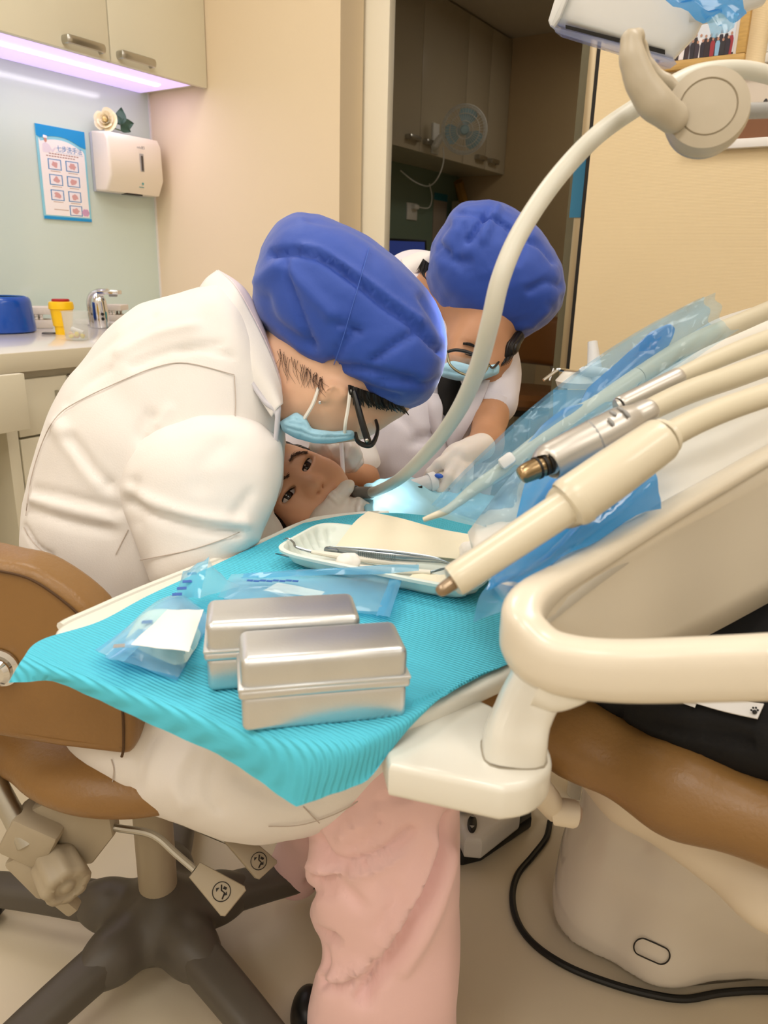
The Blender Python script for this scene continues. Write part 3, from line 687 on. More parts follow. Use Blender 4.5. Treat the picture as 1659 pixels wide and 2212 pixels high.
# ------------------------------------------------------------------ rear room
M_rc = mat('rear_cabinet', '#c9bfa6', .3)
zb2, xc2 = 1.615, XC
ysr = [2.32, Xp(1000, 340, XC)[1], YR-.002]; ymid = [Xp(907, 312, XC)[1], Xp(1048, 355, XC)[1]]
for i in range(2):
    c = thing('wall_cabinet', ['rear room wall cabinet that the fan is fixed to', 'rear room wall cabinet ending at the far wall'][i], 'cabinet', (XL+.15, ysr[i]+.3, zb2), 'rear room wall cabinets')
    put('body', bx((XL+.001, ysr[i]+.001, zb2), (xc2-.02, ysr[i+1]-.001, ZR-.002)), M_rc, c)
    mid = ymid[i]
    for (a, b, s) in ((ysr[i], mid, 1), (mid, ysr[i+1], -1)):
        dr = put('door', bx((xc2-.018, a+.002, zb2), (xc2, b-.002, ZR-.012), .002), M_rc, c)
        yy = b-.03 if s == 1 else a+.03
        bow_handle('handle', (xc2, yy, zb2+.05), (xc2, yy-s*.10, zb2+.05), (.026, 0, 0), dr)
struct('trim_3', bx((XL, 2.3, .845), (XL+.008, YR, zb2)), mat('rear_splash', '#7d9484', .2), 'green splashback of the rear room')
wt2 = thing('worktop', 'dim worktop in the rear room beyond the doorway', 'worktop', (-2.08, 3.3, 0))
put('slab', bx((XL+.009, 2.3, .80), (-1.8, YR-.002, .845)), M_rc, wt2); put('cabinet_front', bx((XL+.01, 2.3, 0), (-1.83, YR-.002, .80)), M_rc, wt2)
# fan
fb = Xp(938, 300, xc2); df = dep(fb)
fn = thing('wall_fan', 'small white wall fan with blue blades fixed to the rear room cabinet', 'fan', fb)
M_fan = mat('fan_white', '#efefe8', .4); s = df/FPX
put('bracket', rbox((.012, 26*s, 60*s), .003, 2, fb+np.array([.006, 0, 0])), M_fan, fn)
fc = D(1003, 280, df-.10); ah = D(955, 303, df-.05)
put('arm', tube(spline([fb+np.array([.01, 0, -.03]), D(940, 315, df-.05), D(955, 295, df-.07), D(975, 288, df-.06)], 6), [.018, .02, .017, .016], 12), M_fan, fn)
nf = (CAM-fc)+np.array([.3, 0, -.2]); nf /= np.linalg.norm(nf); Mf = frame(nf); rf = 47*s
put('motor', lathe([(0, -.075), (.025, -.072), (.032, -.05), (.03, -.03), (.012, -.025), (.012, .01), (0, .01)], fc, nf, 20), M_fan, fn)
for z, rr in ((-.022, rf*.9), (.0, rf), (.018, rf*.93), (.026, rf*.66), (.03, rf*.36)):
    put('guard_ring', tube([fc+Mf@np.array([rr*math.cos(a), rr*math.sin(a), z]) for a in np.linspace(0, 2*PI, 41)], .0022 if z else .0045, 6, cap=False), M_fan, fn)
for k in range(40):
    a = 2*PI*k/40; e = np.array([math.cos(a), math.sin(a), 0])
    put('guard_wire', tube([fc+Mf@(e*rf*.2+np.array([0, 0, .031])), fc+Mf@(e*rf*.7+np.array([0, 0, .026])), fc+Mf@(e*rf+np.array([0, 0, 0])), fc+Mf@(e*rf*.88+np.array([0, 0, -.024]))], .0011, 4), M_fan, fn)
M_blade = mat('fan_blue', '#b9dbe6', .4)
for k in range(3):
    a0 = R(78)+k*2*PI/3; G = []
    for rr in np.linspace(.2, .86, 7):
        G.append([fc+Mf@np.array([rf*rr*math.cos(a0+j*w2), rf*rr*math.sin(a0+j*w2), .006+j*.013]) for w2 in [.35+.55*math.sin(PI*min(1, (rr-.1)/.9))] for j in np.linspace(-.75, .75, 6)])
    put('blade', sheet(G, .0015), M_blade, fn)
put('hub', lathe([(.0, .016), (rf*.2, .014), (rf*.22, .0), (rf*.2, -.01), (0, -.01)], fc, nf, 20), M_blade, fn)
put('guard_badge', lathe([(0, .034), (rf*.16, .033), (rf*.18, .029), (0, .028)], fc, nf, 16), M_blade, fn)
cdp = [D(957, 318, df-.06), D(958, 350, df-.04), D(945, 385, df-.0), D(925, 402, df+.1), D(895, 392, df+.15), D(865, 368, df+.15)]
put('cord', tube(spline(cdp, 8), .0035, 8), M_fan, fn)
sk = Xp(888, 457, XL+.008); so = thing('power_socket', 'white double socket with a plug on the rear room splashback', 'socket', sk)
put('plate', rbox((.009, .11, .09), .003, 2, sk+np.array([.0045, 0, 0])), M_fan, so)
put('plug', rbox((.03, .05, .025), .006, 2, sk+np.array([.02, .01, .025])), M_fan, so)
put('lead', tube(spline([sk+np.array([.03, .03, .025]), sk+np.array([.04, .13, .03]), sk+np.array([.04, .16, .09]), sk+np.array([.03, .14, .16])], 8), .003, 6), M_fan, so)
pq = Xp(949, 480, XL+.009); hp = thing('notice', 'dim hand-washing notice on the rear room splashback', 'notice', pq)
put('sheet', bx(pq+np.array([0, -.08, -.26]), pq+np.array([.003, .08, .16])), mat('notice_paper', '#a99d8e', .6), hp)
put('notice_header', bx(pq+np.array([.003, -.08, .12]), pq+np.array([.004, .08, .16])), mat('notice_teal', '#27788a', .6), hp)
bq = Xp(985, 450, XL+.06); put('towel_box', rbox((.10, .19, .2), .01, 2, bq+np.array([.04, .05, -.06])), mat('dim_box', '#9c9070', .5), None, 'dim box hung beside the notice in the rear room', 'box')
ob = thing('rolled_banner', 'ochre rolled banner hanging under the rear room cabinets', 'banner', Xp(1000, 400, XL+.1))
put('fabric', tube([Xp(990, 392, XL+.12), Xp(1001, 435, XL+.12)], .028, 10), mat('ochre', '#8a6420', .7), ob)
mq = Zp(868, 552, .90); mq = Xp(868, 555, -2.1); mn = thing('monitor', 'small lit screen standing on the rear room worktop', 'monitor', (mq[0], mq[1], .845))
Mm = frame((.75, -.6, .15)); put('bezel', rbox((.26, .19, .02), .006, 2, mq+np.array([0, 0, -.01]), Mm), M_black, mn); put('screen', rbox((.235, .165, .004), .001, 1, mq+np.array([0, 0, -.01])+Mm[:, 2]*.0105, Mm), mat('lit_screen', '#23284a', .2, emit='#3a4a90', estr=.35), mn)
put('stand', bx((mq[0]-.05, mq[1]-.05, .845), (mq[0]+.03, mq[1]+.05, .856)), M_black, mn); put('neck', rod((mq[0]-.02, mq[1]+.01, .856), mq-Mm[:, 2]*.012, .012), M_black, mn)
# rear stool
sq = np.array([-.99, 2.75, 0]); sq = Yp(1130, 870, 2.85); sq[2] = 0
rs = thing('clinic_stool', 'dim brown stool standing in the rear room beyond the doorway', 'stool', sq)
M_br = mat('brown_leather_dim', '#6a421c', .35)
zs2 = Yp(1130, 855, 2.85)[2]
put('seat', lathe([(0, zs2-.035), (.15, zs2-.035), (.185, zs2-.015), (.19, zs2+.01), (.17, zs2+.028), (0, zs2+.03)], sq, (0, 0, 1), 32), M_br, rs)
bqz = Yp(1160, 740, 3.05)
put('backrest', rbox((.27, .06, .20), .028, 3, bqz+np.array([0, 0, .01]), rotm(0, 0, R(-10))), M_br, rs)
put('back_bar', tube(spline([bqz+np.array([.05, .02, -.05]), sq+np.array([.1, .22, zs2-.08]), sq+np.array([.03, .05, zs2-.06])], 5), .012, 10), M_steel, rs)
put('mechanism', bx((sq[0]-.07, sq[1]-.07, zs2-.075), (sq[0]+.09, sq[1]+.07, zs2-.036), .006), M_dark, rs)
put('column', rod(sq+np.array([0, 0, .06]), sq+np.array([0, 0, zs2-.07]), .03), mat('column_beige', '#8c8069', .5), rs)
for k in range(5):
    a = k*2*PI/5; put('foot', tube([sq+np.array([0, 0, .09]), sq+np.array([.26*math.cos(a), .26*math.sin(a), .05])], [.03, .02], 8), M_dark, rs)
# one more drawer cabinet along the left wall
u3 = thing('base_cabinet', 'cream base cabinet under the tap in the corner of the room', 'cabinet', (-2.0, 1.8, 0), 'base cabinets under the worktop')
ys0 = ysp+.46
put('body', bx((XL+.01, ys0+.001, .08), (XCf-.02, YB-.001, ZW-.05)), M_cream, u3)
ym2 = (ys0+YB)/2
for a, b in ((ys0, ym2), (ym2, YB)):
    dd = put('door', bx((XCf-.018, a+.003, .10), (XCf, b-.003, ZW-.068), .002), M_cream, u3)
    bow_handle('handle', (XCf, (a+b)/2-.05, .70), (XCf, (a+b)/2+.05, .70), (.026, 0, 0), dd)
put('plinth', bx((XL+.05, ys0+.001, 0), (XCf-.06, YB-.001, .08)), M_dark, u3)

# ================================================================== dentist's stool
M_tan = mat('tan_leather', '#8f6a3c', .36, bump=.25, bscale=220, var=.12, vscale=5)
M_base = mat('stool_base_grey', '#514b42', .45, bump=.05, bscale=150)
M_col = mat('stool_beige', '#a89b84', .45)
HB = np.array([-.788, .604, 0.]); ZS = .425
stl = thing('dentist_stool', 'tan leather dentist stool with a wrap-round backrest and grey star base', 'stool', HB)
put('column', lathe([(.0275, .125), (.0285, .128), (.0285, .30), (.027, .30), (.027, ZS-.04)], HB, (0, 0, 1), 28), M_col, stl)
S = Sculpt(.006)
def W(p): return w2c(np.array(p, float))
S.seg(W(HB+np.array([0, 0, .075])), W(HB+np.array([0, 0, .115])), .052, .040, .02)
angs = [R(58), R(130), R(202), R(270), R(349)]
for a in angs:
    e = np.array([math.cos(a), math.sin(a), 0])
    S.chain([(W(HB+e*.02+np.array([0, 0, .080])), .042), (W(HB+e*.09+np.array([0, 0, .084])), .034), (W(HB+e*.15+np.array([0, 0, .084])), .020)], .032) if True else S.chain([(W(HB+e*.02+np.array([0, 0, .082])), .036), (W(HB+e*.12+np.array([0, 0, .088])), .026), (W(HB+e*.32+np.array([0, 0, .070])), .0205)], .018, None)
bs = join(S.build(), *[sesweep([HB+e*.03+np.array([0, 0, .086]), HB+e*.12+np.array([0, 0, .086]), HB+e*.22+np.array([0, 0, .080]), HB+e*.335+np.array([0, 0, .068])], np.array([-e[1], e[0], 0]), [.034, .030, .028, .025], [.027, .024, .021, .017], 3.6) for e in [np.array([math.cos(a), math.sin(a), 0]) for a in angs]]); put('star_base', bs, M_base, stl, sharp=60)
for a in angs:
    e = np.array([math.cos(a), math.sin(a), 0]); n = np.array([-e[1], e[0], 0]); q = HB+e*.318
    cs = put('caster', join(lathe([(.0, -.022), (.022, -.022), (.027, -.018), (.027, -.006), (.01, -.004), (.01, .004), (.027, .006), (.027, .018), (.022, .022), (0, .022)], q+np.array([0, 0, .0275]), n, 24), rbox((.03, .034, .03), .008, 2, q+np.array([0, 0, .045]), rotm(0, 0, a))), mat('caster_dark', '#3a3734', .4), stl)
# seat: dished saddle
S = Sculpt(.008)
S.ell(W(HB+np.array([0.02, .0, ZS+.02])), (.195, .195, .060), np.stack([w2c(CAM+np.array(v, float)) for v in np.eye(3)], 1), .02)
S.seg(W(HB+np.array([-.19, -.05, ZS+.05])), W(HB+np.array([-.10, -.16, ZS+.03])), .05, .045, .05)
put('seat', S.build(), M_tan, stl, sharp=0)
# backrest panel standing on the camera side of the seat
BP = D(150, 1620, .86); Bn = np.array([.50, -.86, .0]); Bn /= np.linalg.norm(Bn)
def hit(x, y, p=None, n=None):
    p = BP if p is None else p; n = Bn if n is None else n; d = ray(x, y); return CAM+d*(((p-CAM)@n)/(d@n))
ol = [(-260, 1330), (-200, 1245), (-90, 1205), (0, 1218), (70, 1235), (150, 1285), (210, 1345), (262, 1440), (285, 1530), (288, 1600), (278, 1634), (262, 1640), (120, 1620), (0, 1600), (-120, 1590), (-230, 1570), (-280, 1450)]
P3 = np.array([hit(*q) for q in ol]); Mb = np.stack([np.cross((0, 0, 1), Bn), (0, 0, 1), Bn], 1)
P2 = (P3-BP)@Mb; sp2 = np.concatenate([spline(np.vstack([P2[-4:-1], P2[-1:], P2[:12]]), 4)[:-1], P2[11:-4]])[:, :2]
V, F = prism([tuple(q) for q in sp2], .060, .014, 4); V[:, 2] -= .06
V[:, 2] += -.35*np.maximum(0, V[:, 0]-(-.02))**2*1.0 - .25*np.minimum(0, V[:, 0]+.05)**2
put('backrest', (BP+V@Mb.T, F), M_tan, stl)
def seamline(pts, off=.0012):
    L = spline([((hit(*q)-BP)@Mb) for q in pts], 6); L[:, 2] = off-.35*np.maximum(0, L[:, 0]+.02)**2-.25*np.minimum(0, L[:, 0]+.05)**2; return BP+L@Mb.T
M_seam = mat('seam_brown', '#4c3216', .7)
put('seam', tube(seamline([(-90, 1222), (0, 1233), (70, 1252), (140, 1300), (188, 1350), (240, 1440), (262, 1520), (266, 1610), (262, 1636)]), .0016, 6), M_seam, stl)
kq = seamline([(3, 1440), (4, 1440)])[0]
put('backrest_bolt', lathe([(.022, 0), (.022, .003), (.0165, .005), (.0165, .012), (.012, .016), (.006, .016), (.006, .011), (0, .011)], kq, Bn, 28), M_chrome, stl)
# mechanism under the seat
def hd(x, y, d): return D(x, y, d)
MX = frame(-_f, (0, 0, 1)); RV = np.array(_r0)
put('tilt_bracket', join(prism([(p[0], p[1]) for p in [(-.07, -.006), (-.055, .03), (-.02, .05), (.06, .03), (.062, .0), (.03, -.045), (-.01, -.05)]], .03, .006, 2, np.stack([RV, (0, 0, 1), np.cross(RV, (0, 0, 1))], 1), hd(160, 1772, 1.0)), rbox((.05, .05, .03), .008, 2, hd(120, 1755, 1.0), rotm(0, R(20), R(33)))), M_col, stl)
put('clamp_block', join(rbox((.062, .05, .06), .008, 2, hd(75, 1800, .97), rotm(0, R(28), R(33))), rbox((.034, .03, .07), .007, 2, hd(75, 1880, .98), rotm(0, R(-35), R(33))), rbox((.02, .02, .06), .005, 2, hd(128, 1935, 1.0), rotm(0, R(-42), R(33)))), M_col, stl)
put('back_post', tube([hd(60, 1822, .955), hd(25, 1755, .955), hd(-60, 1600, .95), hd(-120, 1500, .95)], .0135, 16), M_steel, stl)
kd = np.array(_r)*.62+np.array(_u)*(-.42)-np.array(_f)*.62; kd /= np.linalg.norm(kd)
kc = hd(122, 1868, .97); prof = [(0, -.01), (.026, -.01), (.029, -.004), (.030, .034), (.027, .040), (.018, .041), (.016, .037), (.010, .037), (.008, .041), (0, .041)]
V, F = lathe(prof, kc, kd, 48); Mk = frame(kd); L = (V-kc)@Mk; an = np.arctan2(L[:, 1], L[:, 0]); rr = np.hypot(L[:, 0], L[:, 1]); k2 = 1+.05*np.cos(8*an)*(rr > .024); L[:, 0] *= k2; L[:, 1] *= k2
put('tension_knob', (kc+L@Mk.T, F), M_col, stl, sharp=70)
put('lever_eye', lathe([(.006, -.006), (.013, -.006), (.014, .002), (.011, .006), (.006, .006)], hd(222, 1782, .985), -np.array(_f), 20), M_steel, stl)
put('lever_rod', tube(spline([hd(225, 1783, .98), hd(262, 1790, .975), hd(315, 1798, .965), (hd(345, 1812, .96)), hd(378, 1842, .955), hd(420, 1878, .95)], 5), .0048, 10), M_steel, stl)
def paddle(px, d, tilt, par, sc=1.):
    """flared lever paddle; px = stem end, wide-end corners"""
    a, b, c, e = [D(x, y, dd) for (x, y, dd) in px]
    mid0, mid1 = (a+b)/2, (c+e)/2
    nrm = np.cross(c-a, e-b); nrm /= np.linalg.norm(nrm)
    if nrm@_f > 0: nrm = -nrm
    path = [a, a+(c-a)*.93, c-(c-e)*.08+(c-a)*.0, e+(c-e)*.08, e-(e-b)*.07, b]
    P = np.array(path); Mp = np.stack([(mid1-mid0)/np.linalg.norm(mid1-mid0), np.cross(nrm, (mid1-mid0)/np.linalg.norm(mid1-mid0)), nrm], 1)
    Q = (P-mid0)@Mp; V, F = prism([tuple(q[:2]) for q in Q], .012, .003, 2); V[:, 2] -= .008
    pd = put('lever_paddle', (mid0+V@Mp.T, F), M_col, par, 'flat beige lever paddle')
    cc = mid0+(mid1-mid0)*.66+nrm*.0045
    put('paddle_symbol', join(tube([cc+Mp@np.array([.011*math.cos(t), .011*math.sin(t), 0]) for t in np.linspace(0, 2*PI, 25)], .0006, 4, cap=False),
        tube([cc+Mp@np.array(q) for q in ((-.005, .006, 0), (-.001, .001, 0), (.004, .001, 0), (.006, -.006, 0))], .0009, 4), flat_poly([cc+Mp@np.array(q) for q in ((-.008, -.001, 0), (-.005, .002, 0), (-.005, -.004, 0))], .0005, nrm), flat_poly([cc+Mp@np.array(q) for q in ((.008, .001, 0), (.005, .004, 0), (.005, -.002, 0))], .0005, nrm), rod(cc+Mp@np.array([-.001, .005, 0]), cc+Mp@np.array([.003, .006, 0]), .0016, .0016, 6)), M_dark, pd)
paddle([(432, 1862, .955), (408, 1895, .945), (536, 1918, .95), (482, 1985, .93)], 0, 0, stl)
paddle([(548, 1815, 1.05), (484, 1818, 1.04), (602, 1862, 1.05), (556, 1903, 1.035)], 0, 0, stl)
put('second_lever_rod', tube([hd(380, 1770, 1.08), hd(500, 1820, 1.045)], .0048, 8), M_steel, stl)

# ================================================================== tray table and its cover
ZT = .72
M_under0 = mat('seam_taupe', '#a39a88', .6)  # greyer tone for the joint line at the foot of the neck
M_tray = mat('tray_white', '#e6e3d8', .25, coat=.3)
tr = thing('tray_table', 'white dental tray table on a short curved neck', 'tray table', (-.4, .6, ZT-.03))
to = [(128, 1352), (200, 1318), (330, 1262), (560, 1172), (640, 1135), (700, 1118)]
TP = [Zp(x, y, ZT) for x, y in to]+[np.array([-.56, .875, ZT]), np.array([-.50, .892, ZT]), np.array([-.392, .892, ZT]), np.array([-.26, .885, ZT]), np.array([-.215, .84, ZT]), np.array([-.212, .62, ZT]), np.array([-.225, .545, ZT]), Zp(850, 1560, ZT), np.array([-.30, .405, ZT]), np.array([-.40, .382, ZT]), np.array([-.49, .358, ZT]), np.array([-.545, .350, ZT]), np.array([-.592, .364, ZT])]
tp2 = spline(TP, 4, closed=True)
put('tray_plate', prism([(q[0], q[1]) for q in tp2], .016, .005, 3, None, (0, 0, ZT-.016)), M_tray, tr)
nn = len(tp2); cen = tp2.mean(0)
put('tray_rim', tube([cen+(tp2[i]-cen)*.996+np.array([0, 0, -.001]) for i in range(0, 25)], .0045, 8), M_tray, tr)
am = [Zp(x, y, .708) for x, y in ((800, 1500), (1000, 1490), (1062, 1520), (1130, 1560), (1180, 1600), (1192, 1650), (1150, 1690), (1085, 1702), (980, 1680), (840, 1650))]
am2 = np.concatenate([np.array(am[:2]), spline(am[2:8], 4), np.array(am[8:])])
put('support_arm', prism([(q[0], q[1]) for q in am2], .030, .006, 3, None, (0, 0, .678)), M_tray, tr)
_nb = Zp(1108, 1634, .704); _nd = dep(_nb)
put('neck', sesweep([_nb, D(1114, 1590, _nd-.001), D(1128, 1545, _nd), D(1150, 1498, _nd+.001), D(1186, 1448, _nd+.002)], _r0, [.0235, .0232, .0212, .0210, .0235], [.021, .020, .018, .018, .019], 3.5), M_tray, tr, sharp=50)
put('neck_web', sesweep([D(1170, 1470, .49), D(1205, 1486, .487), D(1245, 1490, .484), D(1275, 1485, .482)], (0, 0, 1), [.018, .016, .009, .003], [.013, .012, .011, .009], 2.6), M_tray, tr, sharp=50)
put('neck_seam', sesweep([_nb+np.array([0, 0, .0035]), _nb+np.array([0, 0, .0046])], _r0, [.0243, .0243], [.0217, .0217], 3.5, 24, 2), M_under0, tr)
# cover sheet
M_bib = mat('turquoise_paper', '#56cbe6', .75, bump=.8, bscale=85, kind='wave', wdir='Y', bdist=.0015)
cg = [[(655, 1130, 0), (755, 1112, 0), (850, 1108, 0), (935, 1116, 0), (1010, 1133, 0), (1100, 1152, 0)],
      [(490, 1208, 0), (640, 1208, 0), (780, 1208, 0), (900, 1214, 0), (1000, 1222, 0), (1125, 1230, 0)],
      [(325, 1284, 0), (520, 1306, 0), (680, 1316, 0), (830, 1322, 0), (980, 1328, 0), (1140, 1325, 0)],
      [(215, 1342, .0), (400, 1400, 0), (560, 1430, 0), (760, 1436, 0), (950, 1420, 0), (1130, 1390, 0)],
      [(90, 1382, .001), (280, 1470, .0), (490, 1510, .0), (690, 1530, .0), (835, 1515, .0), (1108, 1428, .0)],
      [(48, 1425, -.004), (240, 1490, -.003), (440, 1556, -.003), (660, 1610, -.002), (845, 1580, .002), (1000, 1470, .002)],
      [(18, 1474, -.022), (212, 1508, -.018), (440, 1612, -.028), (640, 1738, -.052), (800, 1678, -.034), (893, 1512, .006)]]
cg[6] = [(18, 1474, -.022), (115, 1472, -.016), (215, 1512, -.018), (330, 1568, -.024), (470, 1628, -.030), (560, 1688, -.042), (640, 1741, -.054), (720, 1716, -.044), (795, 1684, -.034), (850, 1604, -.010), (893, 1512, .006)]
tt = [0, .09, .2, .32, .46, .56, .66, .74, .82, .92, 1.]
def res11(row):
    P = spline([Zp(x, y, ZT+.0035+z) for x, y, z in row], 12); d = np.r_[0, np.cumsum(np.linalg.norm(np.diff(P, axis=0), axis=1))]; d /= d[-1]
    return [np.array([np.interp(t, d, P[:, q]) for q in range(3)]) for t in tt]
G0 = np.array([res11(row) for row in cg[:6]]+[[Zp(x, y, ZT+.0035+z) for x, y, z in cg[6]]])
def plin(row, n=6): return np.array([row[k]+(row[k+1]-row[k])*u for k in range(len(row)-1) for u in np.arange(n)/n]+[row[-1]])
G1 = np.array([spline(row, 6)*(.35 if k == 6 else .8)+plin(row, 6)*(.65 if k == 6 else .2) for k, row in enumerate(G0)]); G2 = np.stack([spline(G1[:, j], 9) for j in range(G1.shape[1])], 1)
nu, nv = G2.shape[:2]
for i in range(nu):
    for j in range(nv):
        t = i/(nu-1); G2[i, j, 2] += .0012*math.sin(j*.55+i*.2)*max(0, (t-.6))+.0004*math.sin(j*1.7)*math.sin(i*1.3)
bibV, bibF = sheet(G2, .0009)
# pin the part over the plate so it never dips under it
put('tray_cover', (bibV, bibF), M_bib, None, 'turquoise ribbed paper sheet spread over the tray table', 'paper sheet')

# ------------------------------------------------------------------ aluminium boxes
M_alu = mat('anodised_aluminium', '#d6d8d8', .34, .86, bump=.06, bscale=400, var=.08, vscale=18)
ZB = ZT+.0045
def alu_box(A, ux, L, dpt, h, label):
    t = thing('instrument_box', label, 'metal box', A, 'aluminium instrument boxes on the tray table')
    ux = ux/np.linalg.norm(ux); uy = np.array([-ux[1], ux[0], 0]); M = np.stack([ux, uy, (0, 0, 1)], 1); c = A+ux*L/2+uy*dpt/2
    put('lower_shell', rbox((L-.004, dpt-.004, h*.50), .0055, 4, c+np.array([0, 0, h*.25]), M), M_alu, t)
    put('lid', rbox((L-.004, dpt-.004, h*.54), .0065, 4, c+np.array([0, 0, h*.73]), M), M_alu, t)
    put('lid_band', rbox((L, dpt, h*.135), .003, 3, c+np.array([0, 0, h*.535]), M), M_alu, t)
    put('lid_rib', rbox((L+.0006, dpt+.0006, h*.045), .0012, 2, c+np.array([0, 0, h*.61]), M), M_alu, t)
    return t
A1 = Zp(518, 1590, ZB); B1 = Zp(884, 1556, ZB)
alu_box(A1, B1-A1, .127, .055, .060, 'anodised aluminium instrument box standing in front of its twin')
A2 = Zp(444, 1500, ZB); B2 = A2+np.array([.72, .69, 0])*.1
alu_box(A2, B2-A2, .127, .055, .060, 'anodised aluminium instrument box half hidden behind its twin')

# ------------------------------------------------------------------ plastic instrument tray with contents
M_ptray = mat('ivory_plastic', '#e4ebe2', .35, sss=.1)
pc = [Zp(580, 1188, ZT+.027), Zp(700, 1122, ZT+.027)]; o0 = pc[0]; ey = pc[1]-pc[0]; wy = np.linalg.norm(ey); ey /= wy; ex = np.array([ey[1], -ey[0], 0]); lx2 = .245
pt = thing('instrument_tray', 'ivory plastic instrument tray with fluted sides on the turquoise sheet', 'tray', np.array([*(o0+ex*lx2/2+ey*wy/2)[:2], ZB]))
def rr_ring(inset, z, flute=0., n=96, rc=.022):
    out = []
    hw, hl = wy/2-inset, lx2/2-inset
    for k in range(n):
        a = 2*PI*k/n; ca, sa = math.cos(a), math.sin(a)
        p4 = (abs(ca)**6+abs(sa)**6)**(-1/6.); x, y = hl*ca*p4, hw*sa*p4
        f = 1+flute*(1 if k % 4 < 2 else -1)
        out.append(o0+ex*(lx2/2+x*f)+ey*(wy/2+y*f)-np.array([0, 0, o0[2]-z]))
    return out
zf = ZB+.001; zr = ZT+.027
G = [rr_ring(0, zr-.004), rr_ring(-.0005, zr-.0005), rr_ring(.001, zr), rr_ring(.004, zr), rr_ring(.006, zr-.003), rr_ring(.008, zr-.007, .020), rr_ring(.013, zf+.006, .024), rr_ring(.019, zf+.001, .006), rr_ring(.04, zf+.001), rr_ring(wy/2-.001, zf+.001)]
put('tray_shell', sheet(np.array(G), -.0011, closed_v=True), M_ptray, pt, sharp=50)
def TL(u, v, z=0.): return np.array([*(o0+ex*lx2*u+ey*wy*v)[:2], zf+.002+z])
def at_z(x, y, z): return Zp(x, y, ZT+z)
# paper towel
tw = [at_z(795, 1106, .036), at_z(1030, 1160, .036), at_z(1013, 1210, .016), at_z(722, 1186, .012)]
G = []
for i in np.linspace(0, 1, 14):
    G.append([tw[0]*(1-i)*(1-j)+tw[1]*i*(1-j)+tw[2]*i*j+tw[3]*(1-i)*j+np.array([0, 0, .004*math.sin(PI*j)+.0015*math.sin(7*i+3*j)*math.sin(5*j+2*i)]) for j in np.linspace(0, 1, 10)])
put('paper_towel', sheet(np.array(G), .0012), mat('cream_tissue', '#efe6cd', .85, bump=.3, bscale=180), None, 'folded cream paper towel lying across the instrument tray', 'paper towel')
tw = [at_z(900, 1236, .008), at_z(985, 1246, .012), at_z(968, 1280, .008), at_z(870, 1258, .008)]
put('tissue_slip', sheet(np.array([[tw[0]*(1-i)*(1-j)+tw[1]*i*(1-j)+tw[2]*i*j+tw[3]*(1-i)*j+np.array([0, 0, .001*math.sin(9*i)]) for j in np.linspace(0, 1, 4)] for i in np.linspace(0, 1, 6)]), .001), MATS['cream_tissue'], None, 'small piece of cream paper in the near end of the instrument tray', 'paper')
# tweezers
M_inst = mat('instrument_steel', '#9aa6ad', .18, 1.)
a, b = at_z(710, 1187, .020), at_z(975, 1212, .024)
twz = thing('tweezers', 'steel dental tweezers with serrated handles lying in the instrument tray', 'tweezers', a)
dv = (b-a)/np.linalg.norm(b-a); sd = np.array([-dv[1], dv[0], 0]); L = np.linalg.norm(b-a)
for s5 in (-1, 1):
    arm = [a, a+dv*L*.25+sd*s5*.004, a+dv*L*.55+sd*s5*.005, a+dv*L*.8+sd*s5*.003, a+dv*L*.93+sd*s5*.001+np.array([0, 0, -.001]), a+dv*L*1.02+np.array([0, 0, -.006])]
    ob = put('arm', tube(spline(arm, 6), [.004, .0042, .004, .003, .0016, .0009], 8, flat=(.35, 1.1), up=sd), M_inst, twz)
    put('serration', join(*[rbox((.0011, .0018, .0078), .0003, 1, a+dv*L*t+sd*s5*.0058, np.stack([dv, sd, (0, 0, 1)], 1)) for t in np.linspace(.26, .56, 18)]), M_inst, ob)
put('heel', rbox((.018, .009, .006), .002, 2, a+dv*.004, np.stack([dv, sd, (0, 0, 1)], 1)), M_inst, twz)
def probe(name, label, pts, mh, rad, tip0, tip1=None):
    P = [at_z(*q) for q in pts]; t = thing(name, label, 'dental probe', P[0], 'hand instruments in the tray')
    put('handle', tube(spline(P, 6), rad, 10), mh, t)
    put('tip', tube(spline([at_z(*q) for q in tip0], 6), [.0016, .0013, .0006], 8), M_inst, t)
    if tip1: put('far_tip', tube(spline([at_z(*q) for q in tip1], 6), [.0016, .0014, .0008], 8), M_inst, t)
M_ivh = mat('ivory_handle', '#e7e3d6', .4)
probe('dental_probe', 'ivory handled probe with a hooked steel tip resting on the tray edge', [(672, 1192, .022), (760, 1205, .016), (900, 1222, .014)], M_ivh, [.0022, .0036, .0036, .003], [(672, 1192, .022), (640, 1182, .024), (634, 1172, .028), (622, 1163, .031), (612, 1166, .027)])
probe('dental_probe', 'ivory handled probe with its double curved steel end towards the handpieces', [(655, 1207, .012), (780, 1226, .011), (930, 1236, .012)], M_ivh, [.002, .0036, .0036, .0026], [(655, 1207, .012), (610, 1199, .016), (595, 1196, .019)], [(930, 1236, .012), (965, 1228, .016), (985, 1236, .014), (990, 1250, .010)])
M_cot = mat('cotton', '#f1ece4', .95, bump=.6, bscale=90)
def cotton(c, r, seed, label):
    V, F = ball((0, 0, 0), 1., None, 28, 18); V = np.array(V); n = V/np.linalg.norm(V, axis=1)[:, None]
    V = n*(1+.12*wob(n, 1.1, seed, 3))[:, None]*np.array(r); put('cotton_ball', (V+c, F), M_cot, None, label, 'cotton ball', 'cotton balls in the tray', sharp=0)
cotton(at_z(752, 1214, .024), (.0145, .012, .010), 1, 'white cotton ball lying on the probe handles')
cotton(at_z(1022, 1192, .024), (.0165, .014, .013), 2, 'white cotton ball lying beside the thick white handpiece')

